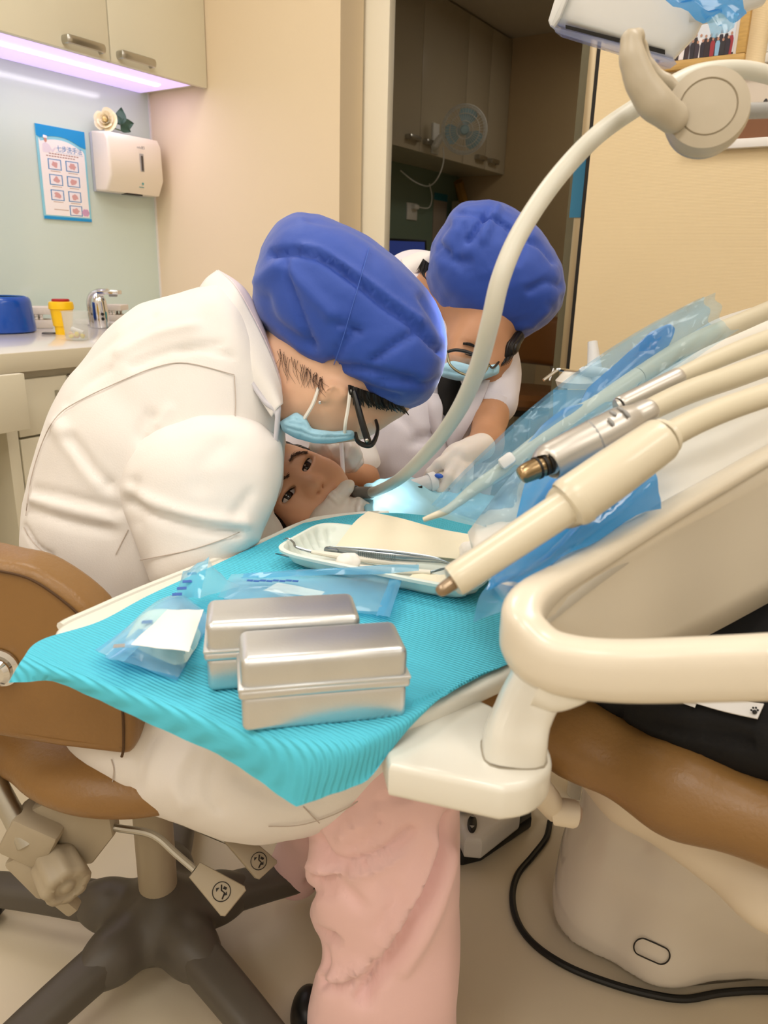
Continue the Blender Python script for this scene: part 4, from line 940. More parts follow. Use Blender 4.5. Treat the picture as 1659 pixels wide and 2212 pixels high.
# ------------------------------------------------------------------ sterilisation pouches
M_pouch = film('pouch_film', '#c9eefa', .38); M_pblue = film('pouch_edge_blue', '#7ccaf2', .66); M_ink = mat('blue_ink', '#3460b0', .6)
def quadsheet(c, nu=10, nv=8, bul=0., nz=.0008, seed=0, thick=.0):
    c = [np.array(q) for q in c]; g = np.random.default_rng(seed); ph = g.uniform(0, 6, 4); G = []
    for i in np.linspace(0, 1, nu):
        G.append([c[0]*(1-i)*(1-j)+c[1]*i*(1-j)+c[2]*i*j+c[3]*(1-i)*j+np.array([0, 0, bul*(math.sin(PI*i)*math.sin(PI*j))**.5+nz*math.sin(9*i+ph[0]+3*j)*math.sin(8*j+ph[1])]) for j in np.linspace(0, 1, nv)])
    return sheet(np.array(G), thick)
pk = thing('sterile_pouch', 'clear and blue sterile pouch with cotton and a white paper label', 'pouch', at_z(340, 1400, .005))
cp = [at_z(222, 1412, .010), at_z(388, 1282, .012), at_z(455, 1330, .012), at_z(395, 1462, .006)]
put('cotton_wad', quadsheet([at_z(262, 1405, .006), at_z(330, 1330, .006), at_z(430, 1370, .006), at_z(395, 1440, .006)], 14, 12, .022, .001, 4, .004), mat('green_white_wad', '#e6f4ee', .9, bump=.4, bscale=60), pk)
put('front_film', quadsheet([at_z(212, 1412, .018), at_z(378, 1284, .014), at_z(458, 1335, .012), at_z(385, 1464, .006)], 16, 14, .024, .0016, 5), M_pouch, pk)
put('back_film', quadsheet([at_z(205, 1404, .018), at_z(380, 1278, .008), at_z(458, 1340, .007), at_z(382, 1470, .006)], 12, 10, 0, .0004, 6), M_pblue, pk)
put('edge_seal', quadsheet([at_z(226, 1420, .020), at_z(366, 1298, .028), at_z(392, 1306, .03), at_z(268, 1430, .024)], 12, 4, 0, .0008, 7), M_pblue, pk)
put('flap', quadsheet([at_z(378, 1296, .020), at_z(395, 1235, .034), at_z(452, 1205, .052), at_z(432, 1290, .030)], 10, 6, .006, .0015, 8), film('flap_blue', '#7fd2ee', .7), pk)
put('flap_back', quadsheet([at_z(432, 1290, .030), at_z(450, 1205, .052), at_z(470, 1240, .03), at_z(520, 1268, .02)], 8, 6, .004, .001, 9), M_pouch, pk)
lb = [at_z(283, 1392, .036), at_z(362, 1318, .038), at_z(440, 1316, .036), at_z(408, 1408, .036)]
put('paper_label', quadsheet(lb, 10, 8, .004, .0006, 10), mat('label_paper', '#f2eee8', .7), pk)
for k, (x, y) in enumerate([(405, 1262), (393, 1277), (383, 1290), (415, 1245), (258, 1402), (318, 1350)]):
    q = at_z(x, y, .034 if k < 4 else .028); put('print_mark', rbox((.009, .006, .0004), .0, 1, q+np.array([0, 0, .003]), rotm(0, 0, .8)), M_ink if k != 4 else M_grey, pk)
p2 = thing('sterile_pouch', 'flat empty clear pouch with blue seals lying behind the metal boxes', 'pouch', at_z(650, 1290, .005))
put('film_sheet', quadsheet([at_z(470, 1290, .014), at_z(500, 1240, .018), at_z(855, 1240, .016), at_z(830, 1325, .016)], 12, 22, .008, .0025, 11), M_pouch, p2)
put('under_sheet', quadsheet([at_z(480, 1300, .007), at_z(505, 1248, .007), at_z(860, 1250, .007), at_z(840, 1330, .008)], 10, 10, 0, .0004, 14), film('pale_blue_sheet', '#9adcf5', .55), p2)
put('end_seal', quadsheet([at_z(812, 1330, .018), at_z(845, 1242, .022), at_z(870, 1246, .022), at_z(842, 1332, .016)], 8, 5, .002, .001, 12), M_pblue, p2)
put('upper_seal', quadsheet([at_z(520, 1250, .019), at_z(530, 1238, .021), at_z(905, 1218, .034), at_z(905, 1234, .030)], 4, 20, .003, .0016, 13), M_pblue, p2)
put('inner_card', quadsheet([at_z(568, 1276, .016), at_z(600, 1258, .018), at_z(702, 1278, .018), at_z(690, 1290, .014)], 4, 6, 0, .0004, 15), MATS['label_paper'], p2)
for k in range(8): q = at_z(540+k*14, 1254+(k % 2), .029); put('print_mark', rbox((.006, .004, .0004), 0, 1, q, rotm(0, 0, .5)), M_ink, p2)

# ================================================================== delivery console with handpieces
M_con = mat('console_white', '#ded5c3', .28, coat=.3)
con = thing('delivery_console', 'white dental delivery console with a rounded grab handle', 'dental console', D(1300, 1500, .52))
path = [(1950, 845, .77), (1700, 962, .705), (1560, 1040, .66), (1425, 1118, .60), (1300, 1195, .56), (1200, 1255, .53), (1142, 1305, .508), (1128, 1360, .495), (1165, 1415, .485), (1240, 1440, .475), (1350, 1449, .465), (1500, 1446, .45), (1660, 1440, .435), (1900, 1428, .41), (2140, 1380, .43), (2250, 1250, .52), (2180, 1050, .64)]
pts = spline([D(*q) for q in path], 6)
hh = np.interp(np.linspace(0, 1, len(pts)), [0, .19, .31, .37, .44, .50, .57, 1], [.006, .007, .009, .014, .019, .0195, .019, .0185])
ww = np.interp(np.linspace(0, 1, len(pts)), [0, .31, .41, .50, 1], [.010, .011, .014, .014, .013])
T = np.gradient(pts, axis=0); T /= np.linalg.norm(T, axis=1)[:, None]; V = []; sides = 20
for i in range(len(pts)):
    a = np.array([0, 0, 1.])-T[i]*T[i][2]; a /= np.linalg.norm(a); b = np.cross(T[i], a)
    for k in range(sides):
        t = 2*PI*k/sides; c, s6 = math.cos(t), math.sin(t); q = (abs(c)**3.2+abs(s6)**3.2)**(-1/3.2); V.append(pts[i]+a*hh[i]*c*q+b*ww[i]*s6*q)
n = len(pts); F = [(i*sides+k, i*sides+(k+1) % sides, (i+1)*sides+(k+1) % sides, (i+1)*sides+k) for i in range(n-1) for k in range(sides)]+[tuple(range(sides))[::-1], tuple((n-1)*sides+k for k in range(sides))]
put('grab_handle', (np.array(V), F), M_con, con, sharp=0)
# body: side wall below the upper edge and the instrument deck on top
top = [D(1142, 1306, .512), D(1300, 1195, .562), D(1425, 1120, .603), D(1560, 1043, .665), D(1700, 965, .70), D(1950, 850, .76)]
rows = []
for t, q in enumerate(top):
    dn = np.array([0, 0, -1.]); hgt = [.012, .10, .13, .15, .16, .16][t]
    rows.append([q+np.array([0, 0, .001]), q+dn*hgt*.15, q+dn*hgt*.45+_r0*.004, q+dn*hgt*.8+_r0*.004, q+dn*hgt+np.array([-.0, .0, 0])])
G0 = np.array(rows); G1 = np.stack([spline(G0[:, j], 6) for j in range(5)], 1)
put('side_wall', sheet(G1, .004), M_con, con, sharp=0)
far = [D(1010, 1150, .70), D(1130, 1000, .80), D(1300, 860, .86), D(1490, 722, .93), D(1610, 668, .95), D(1900, 600, .98)]
rows = []
for a, b in zip(top, far):
    rows.append([a+(b-a)*t+np.array([0, 0, -.012*math.sin(PI*t)]) for t in np.linspace(.0, 1, 9)])
G0 = np.array(rows); G1 = np.stack([spline(G0[:, j], 6) for j in range(9)], 1)
put('instrument_deck', sheet(G1, .02), mat('deck_white', '#e2ded4', .35), con, sharp=0)
# underside plate keeps the console a closed body
und = [(top[i]*.35+far[i]*.65)+np.array([0, 0, -.10]) for i in range(1, 6)]
put('rear_housing', rbox((.17, .34, .15), .03, 4, D(2080, 800, .80)+np.array([.02, .02, -.03]), rotm(0, 0, R(-8))), M_con, con)
# blue barrier film over the holders
M_bar = film('barrier_blue', '#3fa6ea', .88, .12)
fg = [[(1135, 1052, .70), (1240, 985, .70), (1330, 935, .70), (1405, 940, .66)], [(1110, 1150, .63), (1230, 1090, .62), (1340, 1040, .61), (1412, 1030, .605)], [(1075, 1235, .575), (1190, 1190, .570), (1320, 1120, .575), (1420, 1072, .59)], [(1050, 1290, .545), (1140, 1275, .530), (1270, 1195, .55), (1426, 1114, .592)]]
G0 = np.array([[D(*q)+np.array([0, 0, .008]) for q in row] for row in fg]); G1 = np.array([spline(r_, 7) for r_ in G0]); G2 = np.stack([spline(G1[:, j], 7) for j in range(G1.shape[1])], 1)
for i in range(G2.shape[0]):
    for j in range(G2.shape[1]): G2[i, j] += np.array([0, 0, .003*math.sin(j*.9+i*.5)*math.sin(i*.35)])
bf = thing('barrier_film', 'blue plastic barrier film draped over the handpiece holders', 'plastic film', D(1250, 1150, .60))
put('film_sheet', sheet(G2), M_bar, bf)
fg = [[(1062, 1255, .555), (1100, 1265, .545), (1140, 1268, .53)], [(1035, 1290, .55), (1070, 1300, .535), (1105, 1295, .52)], [(1022, 1345, .55), (1045, 1335, .54), (1092, 1318, .515)]]
G0 = np.array([[D(*q) for q in row] for row in fg]); G1 = np.array([spline(r_, 5) for r_ in G0]); G2 = np.stack([spline(G1[:, j], 5) for j in range(G1.shape[1])], 1)
put('film_corner', sheet(G2), film('barrier_light', '#6cbdf0', .6), bf)
# hoses and handpieces
M_hose = mat('hose_beige', '#cfc6ae', .42); M_hp = mat('handpiece_ivory', '#d6cdb6', .35, coat=.2); M_sil = mat('satin_silver', '#cbc7c0', .38, .7)
def along(pts, n=8): return spline([D(*q) for q in pts], n)
def handpiece(name, label, base): return thing(name, label, 'handpiece', base, 'handpieces on the console')
def rsweep(pts, rpx, sides=20, n=6):
    P = spline([D(x, y, d) for x, y, d in pts], n); rad = [r_*p[2]/FPX for r_, p in zip(rpx, pts)]
    rr = np.interp(np.linspace(0, 1, len(P)), np.linspace(0, 1, len(rad)), rad); return tube(P, list(rr), sides)
h1 = handpiece('scaler_handpiece', 'thick ivory handpiece with a bare metal connector lying nearest the tray', D(1200, 1110, .53))
put('front_sleeve', rsweep([(985, 1252, .515), (988, 1250, .515), (1090, 1183, .523), (1245, 1080, .535)], [30, 37, 38, 40]), M_hp, h1)
put('metal_tip', rsweep([(952, 1277, .512), (956, 1274, .512), (992, 1249, .515)], [11, 15, 17]), mat('tip_bronze', '#9c8a74', .3, 1.), h1)
put('rear_sleeve', rsweep([(1228, 1090, .534), (1236, 1084, .534), (1330, 1018, .542), (1424, 952, .552), (1430, 948, .552)], [44, 58, 56, 50, 38]), M_hp, h1)
put('step_ring', rsweep([(1234, 1087, .5345), (1250, 1076, .535)], [57, 58.5]), M_hp, h1)
put('hose', rsweep([(1420, 955, .552), (1500, 912, .57), (1600, 872, .59), (1750, 828, .62), (1960, 790, .68)], [30, 28, 27, 25, 23]), M_hose, h1)
h2 = handpiece('turbine_handpiece', 'satin silver handpiece motor with a ringed metal spigot', D(1300, 930, .62))
put('spigot', rsweep([(1123, 1031, .60), (1128, 1028, .60), (1140, 1020, .602), (1186, 1000, .608)], [10, 19, 22, 24]), mat('spigot_brass', '#a58d6a', .28, 1.), h2)
for t in (1158, 1172, 1182): put('spigot_ring', rsweep([(t, 1012-(t-1158)*.47, .605), (t+5, 1010-(t-1158)*.47, .6055)], [25, 25]), M_dark, h2)
put('motor_body', rsweep([(1180, 1003, .608), (1186, 998, .609), (1230, 975, .613), (1290, 945, .62), (1340, 918, .626), (1372, 902, .63), (1398, 888, .633), (1403, 885, .634)], [30, 41, 42, 43, 40, 30, 27, 24]), M_sil, h2)
put('joint_line', rsweep([(1283, 949, .619), (1287, 947, .619)], [43.6, 43.6]), M_grey, h2)
for k in range(5):
    q = D(1322, 927, .622); a = k*.55-1.1; e = np.array(_u)*math.cos(a)-np.array(_f)*abs(math.sin(a))*1.; e /= np.linalg.norm(e)
    ax6 = D(1372, 902, .63)-D(1290, 945, .62); ax6 /= np.linalg.norm(ax6)
    put('grip_dimple', ball(q+e*.0152+ax6*(.004*k-.006), (.0045, .0016, .0016), frame(np.cross(ax6, e), e)@np.array([[0, 0, 1], [0, 1, 0], [1, 0, 0]]), 10, 6), M_grey, h2)
put('hose', rsweep([(1398, 888, .633), (1480, 850, .65), (1580, 815, .67), (1750, 760, .71), (1960, 720, .77)], [24, 26, 26, 24, 22]), M_hose, h2)
h3 = handpiece('polisher_handpiece', 'slim silver handpiece coupling lying behind the silver motor', D(1400, 850, .68))
put('coupling', rsweep([(1338, 876, .665), (1342, 874, .666), (1400, 845, .675), (1462, 815, .685), (1468, 812, .686)], [15, 20, 20, 20, 15]), M_sil, h3)
put('hose', rsweep([(1462, 815, .685), (1540, 780, .70), (1640, 740, .72), (1760, 700, .75), (1960, 660, .81)], [18, 20, 21, 20, 18]), M_hose, h3)
h4 = handpiece('air_water_syringe', 'ivory air-water syringe with a bent nozzle inside a clear blue sleeve', D(1100, 1000, .76))
put('nozzle', rsweep([(914, 1123, .735), (935, 1115, .735), (962, 1104, .737), (990, 1084, .74)], [5, 7, 9, 10]), M_hp, h4)
put('syringe_body', rsweep([(988, 1086, .74), (1030, 1052, .743), (1090, 1012, .748), (1180, 945, .757), (1300, 865, .77), (1380, 812, .78)], [10, 14, 17, 21, 22, 20]), M_hp, h4)
q = D(1095, 995, .735); put('push_button', rbox((.016, .012, .009), .003, 2, q, frame(-_f, D(1180, 945, .757)-D(1090, 1012, .748))@rotm(0, 0, R(90))), M_cool, h4)
put('hose', rsweep([(1380, 812, .78), (1480, 750, .80), (1580, 705, .82), (1760, 640, .86), (1960, 650, .90), (2060, 760, .88)], [20, 21, 20, 19, 18, 18]), M_hose, h4)
# clear sleeve over the syringe
fa = [(936, 1098, .745), (1010, 1020, .755), (1130, 905, .77), (1240, 815, .785), (1350, 738, .80), (1450, 680, .81), (1545, 632, .82)]
fbm = [(990, 1118, .70), (1065, 1080, .705), (1160, 985, .715), (1260, 905, .73), (1370, 838, .745), (1460, 775, .765), (1560, 690, .80)]
fcn = [(1118, 1162, .70), (1128, 1090, .70), (1150, 1030, .70), (1270, 935, .715), (1380, 860, .73), (1480, 790, .75), (1590, 715, .79)]
G0 = np.array([[D(*q) for q in row] for row in (fa, fbm, fcn)])
fa2 = [D(x, y, d+.05)+np.array([0, 0, -.0]) for x, y, d in fa]
G1 = np.array([spline(r_, 8) for r_ in G0]); G2 = np.stack([spline(G1[:, j], 10) for j in range(G1.shape[1])], 1)
for i in range(G2.shape[0]):
    for j in range(G2.shape[1]): G2[i, j] += np.array(_f)*(.004*math.sin(i*.9+j*.25)+.003*math.sin(j*.8-i*.4)+.002*math.sin(j*1.9+i*1.3))
sl = thing('plastic_sleeve', 'clear blue plastic sleeve around the air-water syringe', 'plastic film', D(1150, 1100, .75))
put('front_film', sheet(G2), film('sleeve_film', '#a4d8f2', .24, .05), sl)
G3 = G2+np.array(_f)*.03+np.array([0, 0, .004]); put('rear_film', sheet(G3[:, ::-1]), film('sleeve_back', '#7cc4ec', .30, .05), sl)
fold = [(1255, 900, .762), (1290, 858, .768), (1350, 800, .78), (1420, 738, .795), (1452, 705, .80)]
put('blue_fold', tube(along(fold), [.006, .014, .012, .013, .004], 10, flat=(.35, 1.), up=-_f), film('fold_blue', '#3b97de', .6, .1), sl)
fold = [(1125, 985, .745), (1180, 930, .752), (1230, 895, .757), (1275, 880, .76)]
put('blue_fold', tube(along(fold), [.002, .007, .008, .004], 10, flat=(.3, 1.), up=-_f), film('fold_blue2', '#58aaee', .5, .1), sl)

# ================================================================== assistant side: second syringe on its holder
sy = thing('assistant_syringe', 'white syringe handle with a thin bent metal nozzle beyond the console', 'dental syringe', D(1285, 800, 1.35))
put('grip', tube([D(1280, 738, 1.35), D(1284, 790, 1.35), D(1290, 850, 1.35)], [.0085, .0125, .013], 16), M_cool, sy)
put('head', tube([D(1252, 803, 1.33), D(1258, 802, 1.33), D(1280, 803, 1.34), D(1310, 806, 1.35)], [.005, .008, .010, .009], 14), M_cool, sy)
put('nozzle', tube(spline([D(1174, 821, 1.31), D(1203, 800, 1.315), D(1212, 799, 1.315), D(1254, 803, 1.33)], 4), .0028, 8), M_chrome, sy)
put('valve_rod', rod(D(1196, 796, 1.33), D(1187, 822, 1.33), .0014), M_cool, sy)
_hq = D(1330, 1010, 1.4); put('holder', join(tube([D(1290, 850, 1.35), D(1300, 900, 1.36), _hq], [.016, .02, .02], 12), rod(_hq+np.array([0, 0, .02]), np.array([_hq[0], _hq[1], 0]), .02), lathe([(0, 0), (.03, .002), (.034, .012), (.02, .03), (0, .032)], D(1240, 838, 1.36), (0, 0, 1), 20)), M_white, sy)
put('holder_wrap', sheet(np.array([[D(x, y+20*math.sin(i), 1.34) for x in np.linspace(1195, 1300, 8)] for i, y in enumerate(np.linspace(842, 930, 6))])), film('wrap_blue', '#4f9fd8', .75), sy)
# ================================================================== dental chair
WR = np.stack([w2c(CAM+np.array(v, float)) for v in np.eye(3)], 1)      # world axes in the sculpting frame
ZW_ = w2c(CAM+np.array([0, 0, 1.]))
dc = thing('dental_chair', 'tan leather dental chair on a glossy white pedestal', 'dental chair', (-.05, 1.05, 0))
S = Sculpt(.008)
nearroll = [(-.82, .90, .612, .028), (-.48, .87, .598, .030), (-.31, .80, .572, .034), (-.21, .745, .555, .037), (-.10, .722, .550, .040), (.3, .715, .552, .042), (.75, .72, .556, .042)]
S.chain([(W(q[:3]), q[3]) for q in nearroll], .04)
S.chain([(W((q[0], 2.0-q[1], q[2])), q[3]) for q in nearroll], .04)
S.seg(W((-.82, 1.0, .60)), W((-.2, 1.0, .55)), .12, .22, .05, (ZW_, .2)); S.seg(W((-.2, 1.0, .55)), W((.75, 1.0, .55)), .25, .27, .05, (ZW_, .16))
put('cushion', S.build(), M_tan, dc, sharp=0)
uf = [(-.30, .80), (-.20, .735), (-.10, .715), (.8, .715), (.8, 1.29), (-.30, 1.22)]
put('yellow_board', prism([(-.12, .725), (.8, .715), (.8, 1.28), (-.12, 1.28)], .010, .003, 2, None, (0, 0, .503)), mat('yellow_felt', '#b89a2e', .85, bump=.4, bscale=150), dc, 'yellow felt-faced board under the cushion')
M_under = mat('underframe_cream', '#ddd0bb', .4)
S = Sculpt(.008)
S.chain([(W((-.32, .86, .53)), .035), (W((-.16, .80, .475)), .038), (W((.0, .765, .445)), .038), (W((.8, .76, .43)), .04)], .03)
S.seg(W((-.32, 1.0, .52)), W((.8, 1.0, .42)), .2, .24, .05, (ZW_, .22))
put('underframe', S.build(), M_under, dc, sharp=0)
M_ped = mat('pedestal_gloss', '#e2dace', .12, coat=.5)
S = Sculpt(.008)
fp = [(-.235, 1.06), (-.14, 1.055), (.00, 1.17), (.06, 1.30), (.04, 1.42), (-.235, 1.42)]
for k in range(6):
    (xa_, ya1), (xb1, yb1) = fp[k], fp[(k+1) % 6]; ins = np.array([-.05, 1.24])
    ta, tb = ins+(np.array([xa_, ya1])-ins)*.93, ins+(np.array([xb1, yb1])-ins)*.93
    S.seg(W((xa_, ya1, .040)), W((xb1, yb1, .040)), .07, .07, .03); S.seg(W((xa_, ya1, .09)), W((xb1, yb1, .09)), .07, .07, .03); S.seg(W((*ta, .27)), W((*tb, .27)), .062, .062, .03); S.seg(W((*((np.array([xa_, ya1])+ta)/2), .165)), W((*((np.array([xb1, yb1])+tb)/2), .165)), .067, .067, .05)
S.ell(W((-.08, 1.23, .17)), (.2, .2, .17), WR, .05); S.seg(W((-.06, 1.2, .25)), W((-.04, 1.12, .46)), .13, .12, .05)
S.plane(W((0, 0, .012)), -ZW_, .004)
pdV = S.build(); put('pedestal', pdV, M_ped, dc, sharp=0)
put('pedestal_foot', prism([(-.285, 1.05), (-.255, 1.012), (-.14, 1.006), (-.09, 1.02), (.05, 1.14), (.11, 1.3), (.08, 1.44), (-.285, 1.44)], .012, .003, 2, None, (0, 0, 0)), mat('foot_dark', '#6e6455', .5), dc)
oc = np.array([0., 0., 0.]); cvt = cpx(S.V)
def onsurf(V, x, y, off=0.):
    """point on a sculpted surface seen at a pixel; V in sculpt frame"""
    q = cpx(V); d2 = ((q-np.array([x, y]))**2).sum(1); k = np.argsort(d2)[:24]; k = k[d2[k] < max(160., d2[k[0]]*2)]
    dd = V[k, 2]; return C3(x, y, dd.min()+.0-off)
ov = [c2w(onsurf(S.V, 1408+38*math.cos(t)*1.0+0*math.sin(t), 2055+15*math.cos(t)*1.0+0, .0012)) for t in (0,)]
el = []
for t in np.linspace(0, 2*PI, 41):
    cx_, sy_ = math.cos(t), math.sin(t); a_ = 26*np.sign(cx_)*1.0*(abs(cx_)**.35) if False else None
    L_, R_ = 22., 19.; ux = np.array([.91, .41]); uy = np.array([-.41, .91]); off = ux*(L_ if cx_ > 0 else -L_)*min(1, abs(cx_)*6)+ux*R_*cx_+uy*R_*sy_
    el.append(c2w(onsurf(S.V, 1408+off[0], 2055+off[1], .0008)))
put('cover_cap_outline', tube(el, .0011, 6, cap=False), M_dark, dc, 'dark outline of the oval cover cap')
put('pivot_joint', tube([D(1195, 1752, .86), D(1200, 1752, .86), D(1240, 1758, .85), D(1246, 1759, .85)], [.012, .0155, .0155, .014], 20), M_under, dc)
put('pivot_cap', tube([D(1245, 1759, .85), D(1252, 1760, .848)], [.0115, .0105], 8), mat('cap_brownish', '#b59f8f', .4), dc)
put('pivot_arm', tube([D(1150, 1690, .80), D(1185, 1730, .85), D(1200, 1752, .87)], [.016, .015, .013], 12), M_under, dc)

# foot control and cable
fcn_ = thing('foot_control', 'white and black foot control standing on the floor', 'foot control', Zp(1050, 1830, 0))
def zpoly(pts, z): return [tuple(Zp(x, y, z)[:2]) for x, y in pts]
put('base_plate', prism(zpoly([(975, 1760), (1060, 1735), (1145, 1745), (1146, 1790), (1040, 1862), (1000, 1872), (975, 1870)], .0), .03, .006, 2), M_black, fcn_)
V, F = prism(zpoly([(960, 1745), (1060, 1700), (1112, 1715), (1122, 1778), (1040, 1842), (1002, 1838), (985, 1800)], .045), .05, .014, 3, None, (0, 0, .024)); put('housing', (V, F), mat('control_white', '#d8d5d0', .3), fcn_)
rc = Zp(1020, 1780, .075); ry = Zp(1023, 1758, .075)-Zp(1020, 1803, .075); ry /= np.linalg.norm(ry)
rk = put('rocker', ball(rc, (.009, .024, .006), np.stack([np.cross(ry, (0, 0, 1)), ry, (0, 0, 1)], 1), 24, 12), M_black, fcn_)
for s7 in (-1, 1): q = rc+ry*.014*s7+np.array([0, 0, .0062]); sx_ = np.cross(ry, (0, 0, 1)); put('arrow_mark', flat_poly([q+ry*.005*s7, q+sx_*.0045-ry*.002*s7, q-sx_*.0045-ry*.002*s7], .0006, (0, 0, 1)), M_grey, rk)
put('pedal', ball(Zp(1000, 1728, .085), (.02, .03, .008), np.stack([np.cross(ry, (0, 0, 1)), ry, (0, 0, 1)], 1), 20, 10), M_black, fcn_)
put('degree_mark', text_mesh('℃', .012, Zp(1032, 1741, .0755), np.cross(ry, (0, 0, 1)), ry, .0006), M_dark, fcn_, smooth=False)
put('guard_bar', bx(Zp(1135, 1745, .03)-np.array([.006, .02, .02]), Zp(1135, 1745, .03)+np.array([.006, .02, .03]), .004), M_black, fcn_)
cb = [(1188, 1775), (1180, 1810), (1150, 1850), (1118, 1890), (1107, 1940), (1120, 1995), (1160, 2045), (1230, 2090), (1320, 2125), (1405, 2148), (1480, 2158), (1560, 2145), (1660, 2140), (1780, 2150)]
put('power_cable', tube(spline([Zp(x, y, .0062) for x, y in cb], 8), .0058, 10), mat('rubber_black', '#0f0f0f', .45), None, 'black cable curving over the floor around the chair pedestal', 'cable')

# ================================================================== suction hose, hose holder, lamp
M_suc = mat('suction_hose', '#cfcdc0', .38, sss=.05)
hs = thing('suction_hose', 'pale suction hose running from the hose holder down to the mouth', 'hose', D(800, 1065, 1.17))
hp_ = [(2250, 330, 1.0), (1960, 290, .82), (1780, 215, .74), (1690, 172, .72), (1600, 150, .70), (1510, 158, .68), (1440, 190, .665), (1390, 222, .655), (1290, 292, .64), (1200, 388, .625), (1125, 500, .612), (1082, 600, .605), (1058, 700, .62), (1030, 800, .66), (985, 895, .73), (925, 975, .84), (862, 1035, 1.0), (815, 1060, 1.12), (795, 1065, 1.17)]
put('tube', tube(spline([np.array([.53, 1.58, 1.22])]+[D(*q) for q in hp_], 8), .0078, 16), M_suc, hs)
put('connector', tube([D(806, 1063, 1.15), D(803, 1064, 1.152), D(775, 1064, 1.17), D(765, 1062, 1.175)], [.0075, .0092, .0092, .0082], 20), mat('connector_grey', '#77736d', .35), hs)
put('tip_socket', tube([D(768, 1062, 1.174), D(758, 1058, 1.178), D(752, 1055, 1.18)], [.0095, .0085, .005], 20), mat('connector_dark', '#4b4744', .4), hs)
hh_ = thing('hose_holder', 'beige hose holder with a round joint and a curved hook', 'hose holder', D(1530, 240, .60))
M_hold = mat('holder_beige', '#b5aa95', .42)
dn = -np.array(_f)+np.array(_r)*-.28+np.array(_u)*-.10; dn /= np.linalg.norm(dn)
dcn = D(1528, 236, .60); kk = .60/FPX
put('disc', lathe([(0, -.022), (78*kk, -.022), (86*kk, -.016), (88*kk, -.004), (84*kk, .004), (60*kk, .0055), (58*kk, .004), (56*kk, .0055), (0, .0065)], dcn, dn, 48), M_hold, hh_, sharp=30)
put('disc_back', lathe([(0, -.034), (70*kk, -.034), (80*kk, -.026), (80*kk, -.021), (0, -.021)], dcn, dn, 40), M_grey, hh_)
S = Sculpt(.0028)
S.chain([(C3(1362, 84, .585), 16*kk), (C3(1366, 125, .585), 19*kk), (C3(1384, 178, .588), 23*kk), (C3(1414, 222, .592), 28*kk), (C3(1452, 252, .60), 36*kk)], .012, (np.array([0, 0, 1.]), .75))
S.chain([(C3(1363, 85, .587), 18*kk), (C3(1378, 76, .595), 12*kk), (C3(1386, 100, .61), 11*kk), (C3(1405, 145, .612), 11*kk), (C3(1440, 175, .612), 12*kk), (C3(1470, 200, .612), 14*kk)], .006)
put('hook', S.build(), M_hold, hh_, sharp=0)
put('bar', tube([D(1600, 240, .62), D(1660, 238, .63), D(1800, 236, .66)], .0062, 12), M_grey, hh_)

lp = thing('operating_lamp', 'white dental operating lamp head with a clear lens and blue handle film', 'lamp', D(1340, 60, .86))
M_lamp = mat('lamp_white', '#e4e4e2', .18, coat=.5)
LPp = D(1330, 60, .86); ln = -ray(1330, 75)+np.array(_u)*.06; ln /= np.linalg.norm(ln)
lxv = D(1450, 128, .86)-D(1200, 52, .86); lxv -= ln*(lxv@ln); lxv /= np.linalg.norm(lxv); lyv = np.cross(ln, lxv); ML = np.stack([lxv, lyv, ln], 1)
def hl(x, y): q = hit(x, y, LPp, ln); return (q-LPp)@ML
o2 = [hl(x, y)[:2] for x, y in [(1192, 50), (1212, -5), (1235, -75), (1300, -120), (1470, -110), (1520, 10), (1522, 45), (1505, 80), (1455, 132)]]
V, F = prism([tuple(q) for q in o2], .13, .016, 4); V[:, 2] -= .125; put('shell', (LPp+V@ML.T, F), M_lamp, lp)
o2 = [hl(x, y)[:2] for x, y in [(1196, 58), (1200, 70), (1448, 148), (1462, 138), (1456, 128), (1300, 82)]]
V, F = prism([tuple(q) for q in o2], .12, .002, 2); V[:, 2] -= .117; put('lens', (LPp+V@ML.T, F), film('lens_clear', '#c3cef2', .40, .04), lp)
o2 = [hl(x, y)[:2] for x, y in [(1222, 54), (1222, 62), (1436, 118), (1436, 108)]]
V, F = prism([tuple(q) for q in o2], .004, 0); put('vent_slot', (LPp+V@ML.T, F), M_black, lp)
o2 = [hl(x, y)[:2] for x, y in [(1190, 58), (1186, 46), (1206, -20), (1236, -20), (1212, 40), (1198, 60)]]
V, F = prism([tuple(q) for q in o2], .10, .004, 2); V[:, 2] -= .085; put('side_fin', (LPp+V@ML.T, F), M_cool, lp)
put('handle', tube([D(1490, 10, .84), D(1560, 0, .83), D(1640, -25, .83)], [.022, .02, .018], 14), M_lamp, lp)
M_lf = film('lamp_film', '#2a9be6', .8, .1)
put('handle_film', quadsheet([D(1405, -10, .80), D(1595, -30, .79), D(1612, 38, .79), D(1520, 40, .80)], 12, 8, 0, .006, 21), M_lf, lp)
put('handle_film_tail', quadsheet([D(1510, 25, .80), D(1600, 20, .79), D(1585, 62, .79), D(1545, 80, .80)], 10, 6, 0, .005, 22), film('lamp_film_light', '#6cc0f0', .55, .1), lp)
LAMPSPOT.location = Vector(D(1335, 128, .88)); _t = Vector(D(765, 1075, 1.17))-LAMPSPOT.location; LAMPSPOT.rotation_euler = _t.to_track_quat('-Z', 'Y').to_euler()
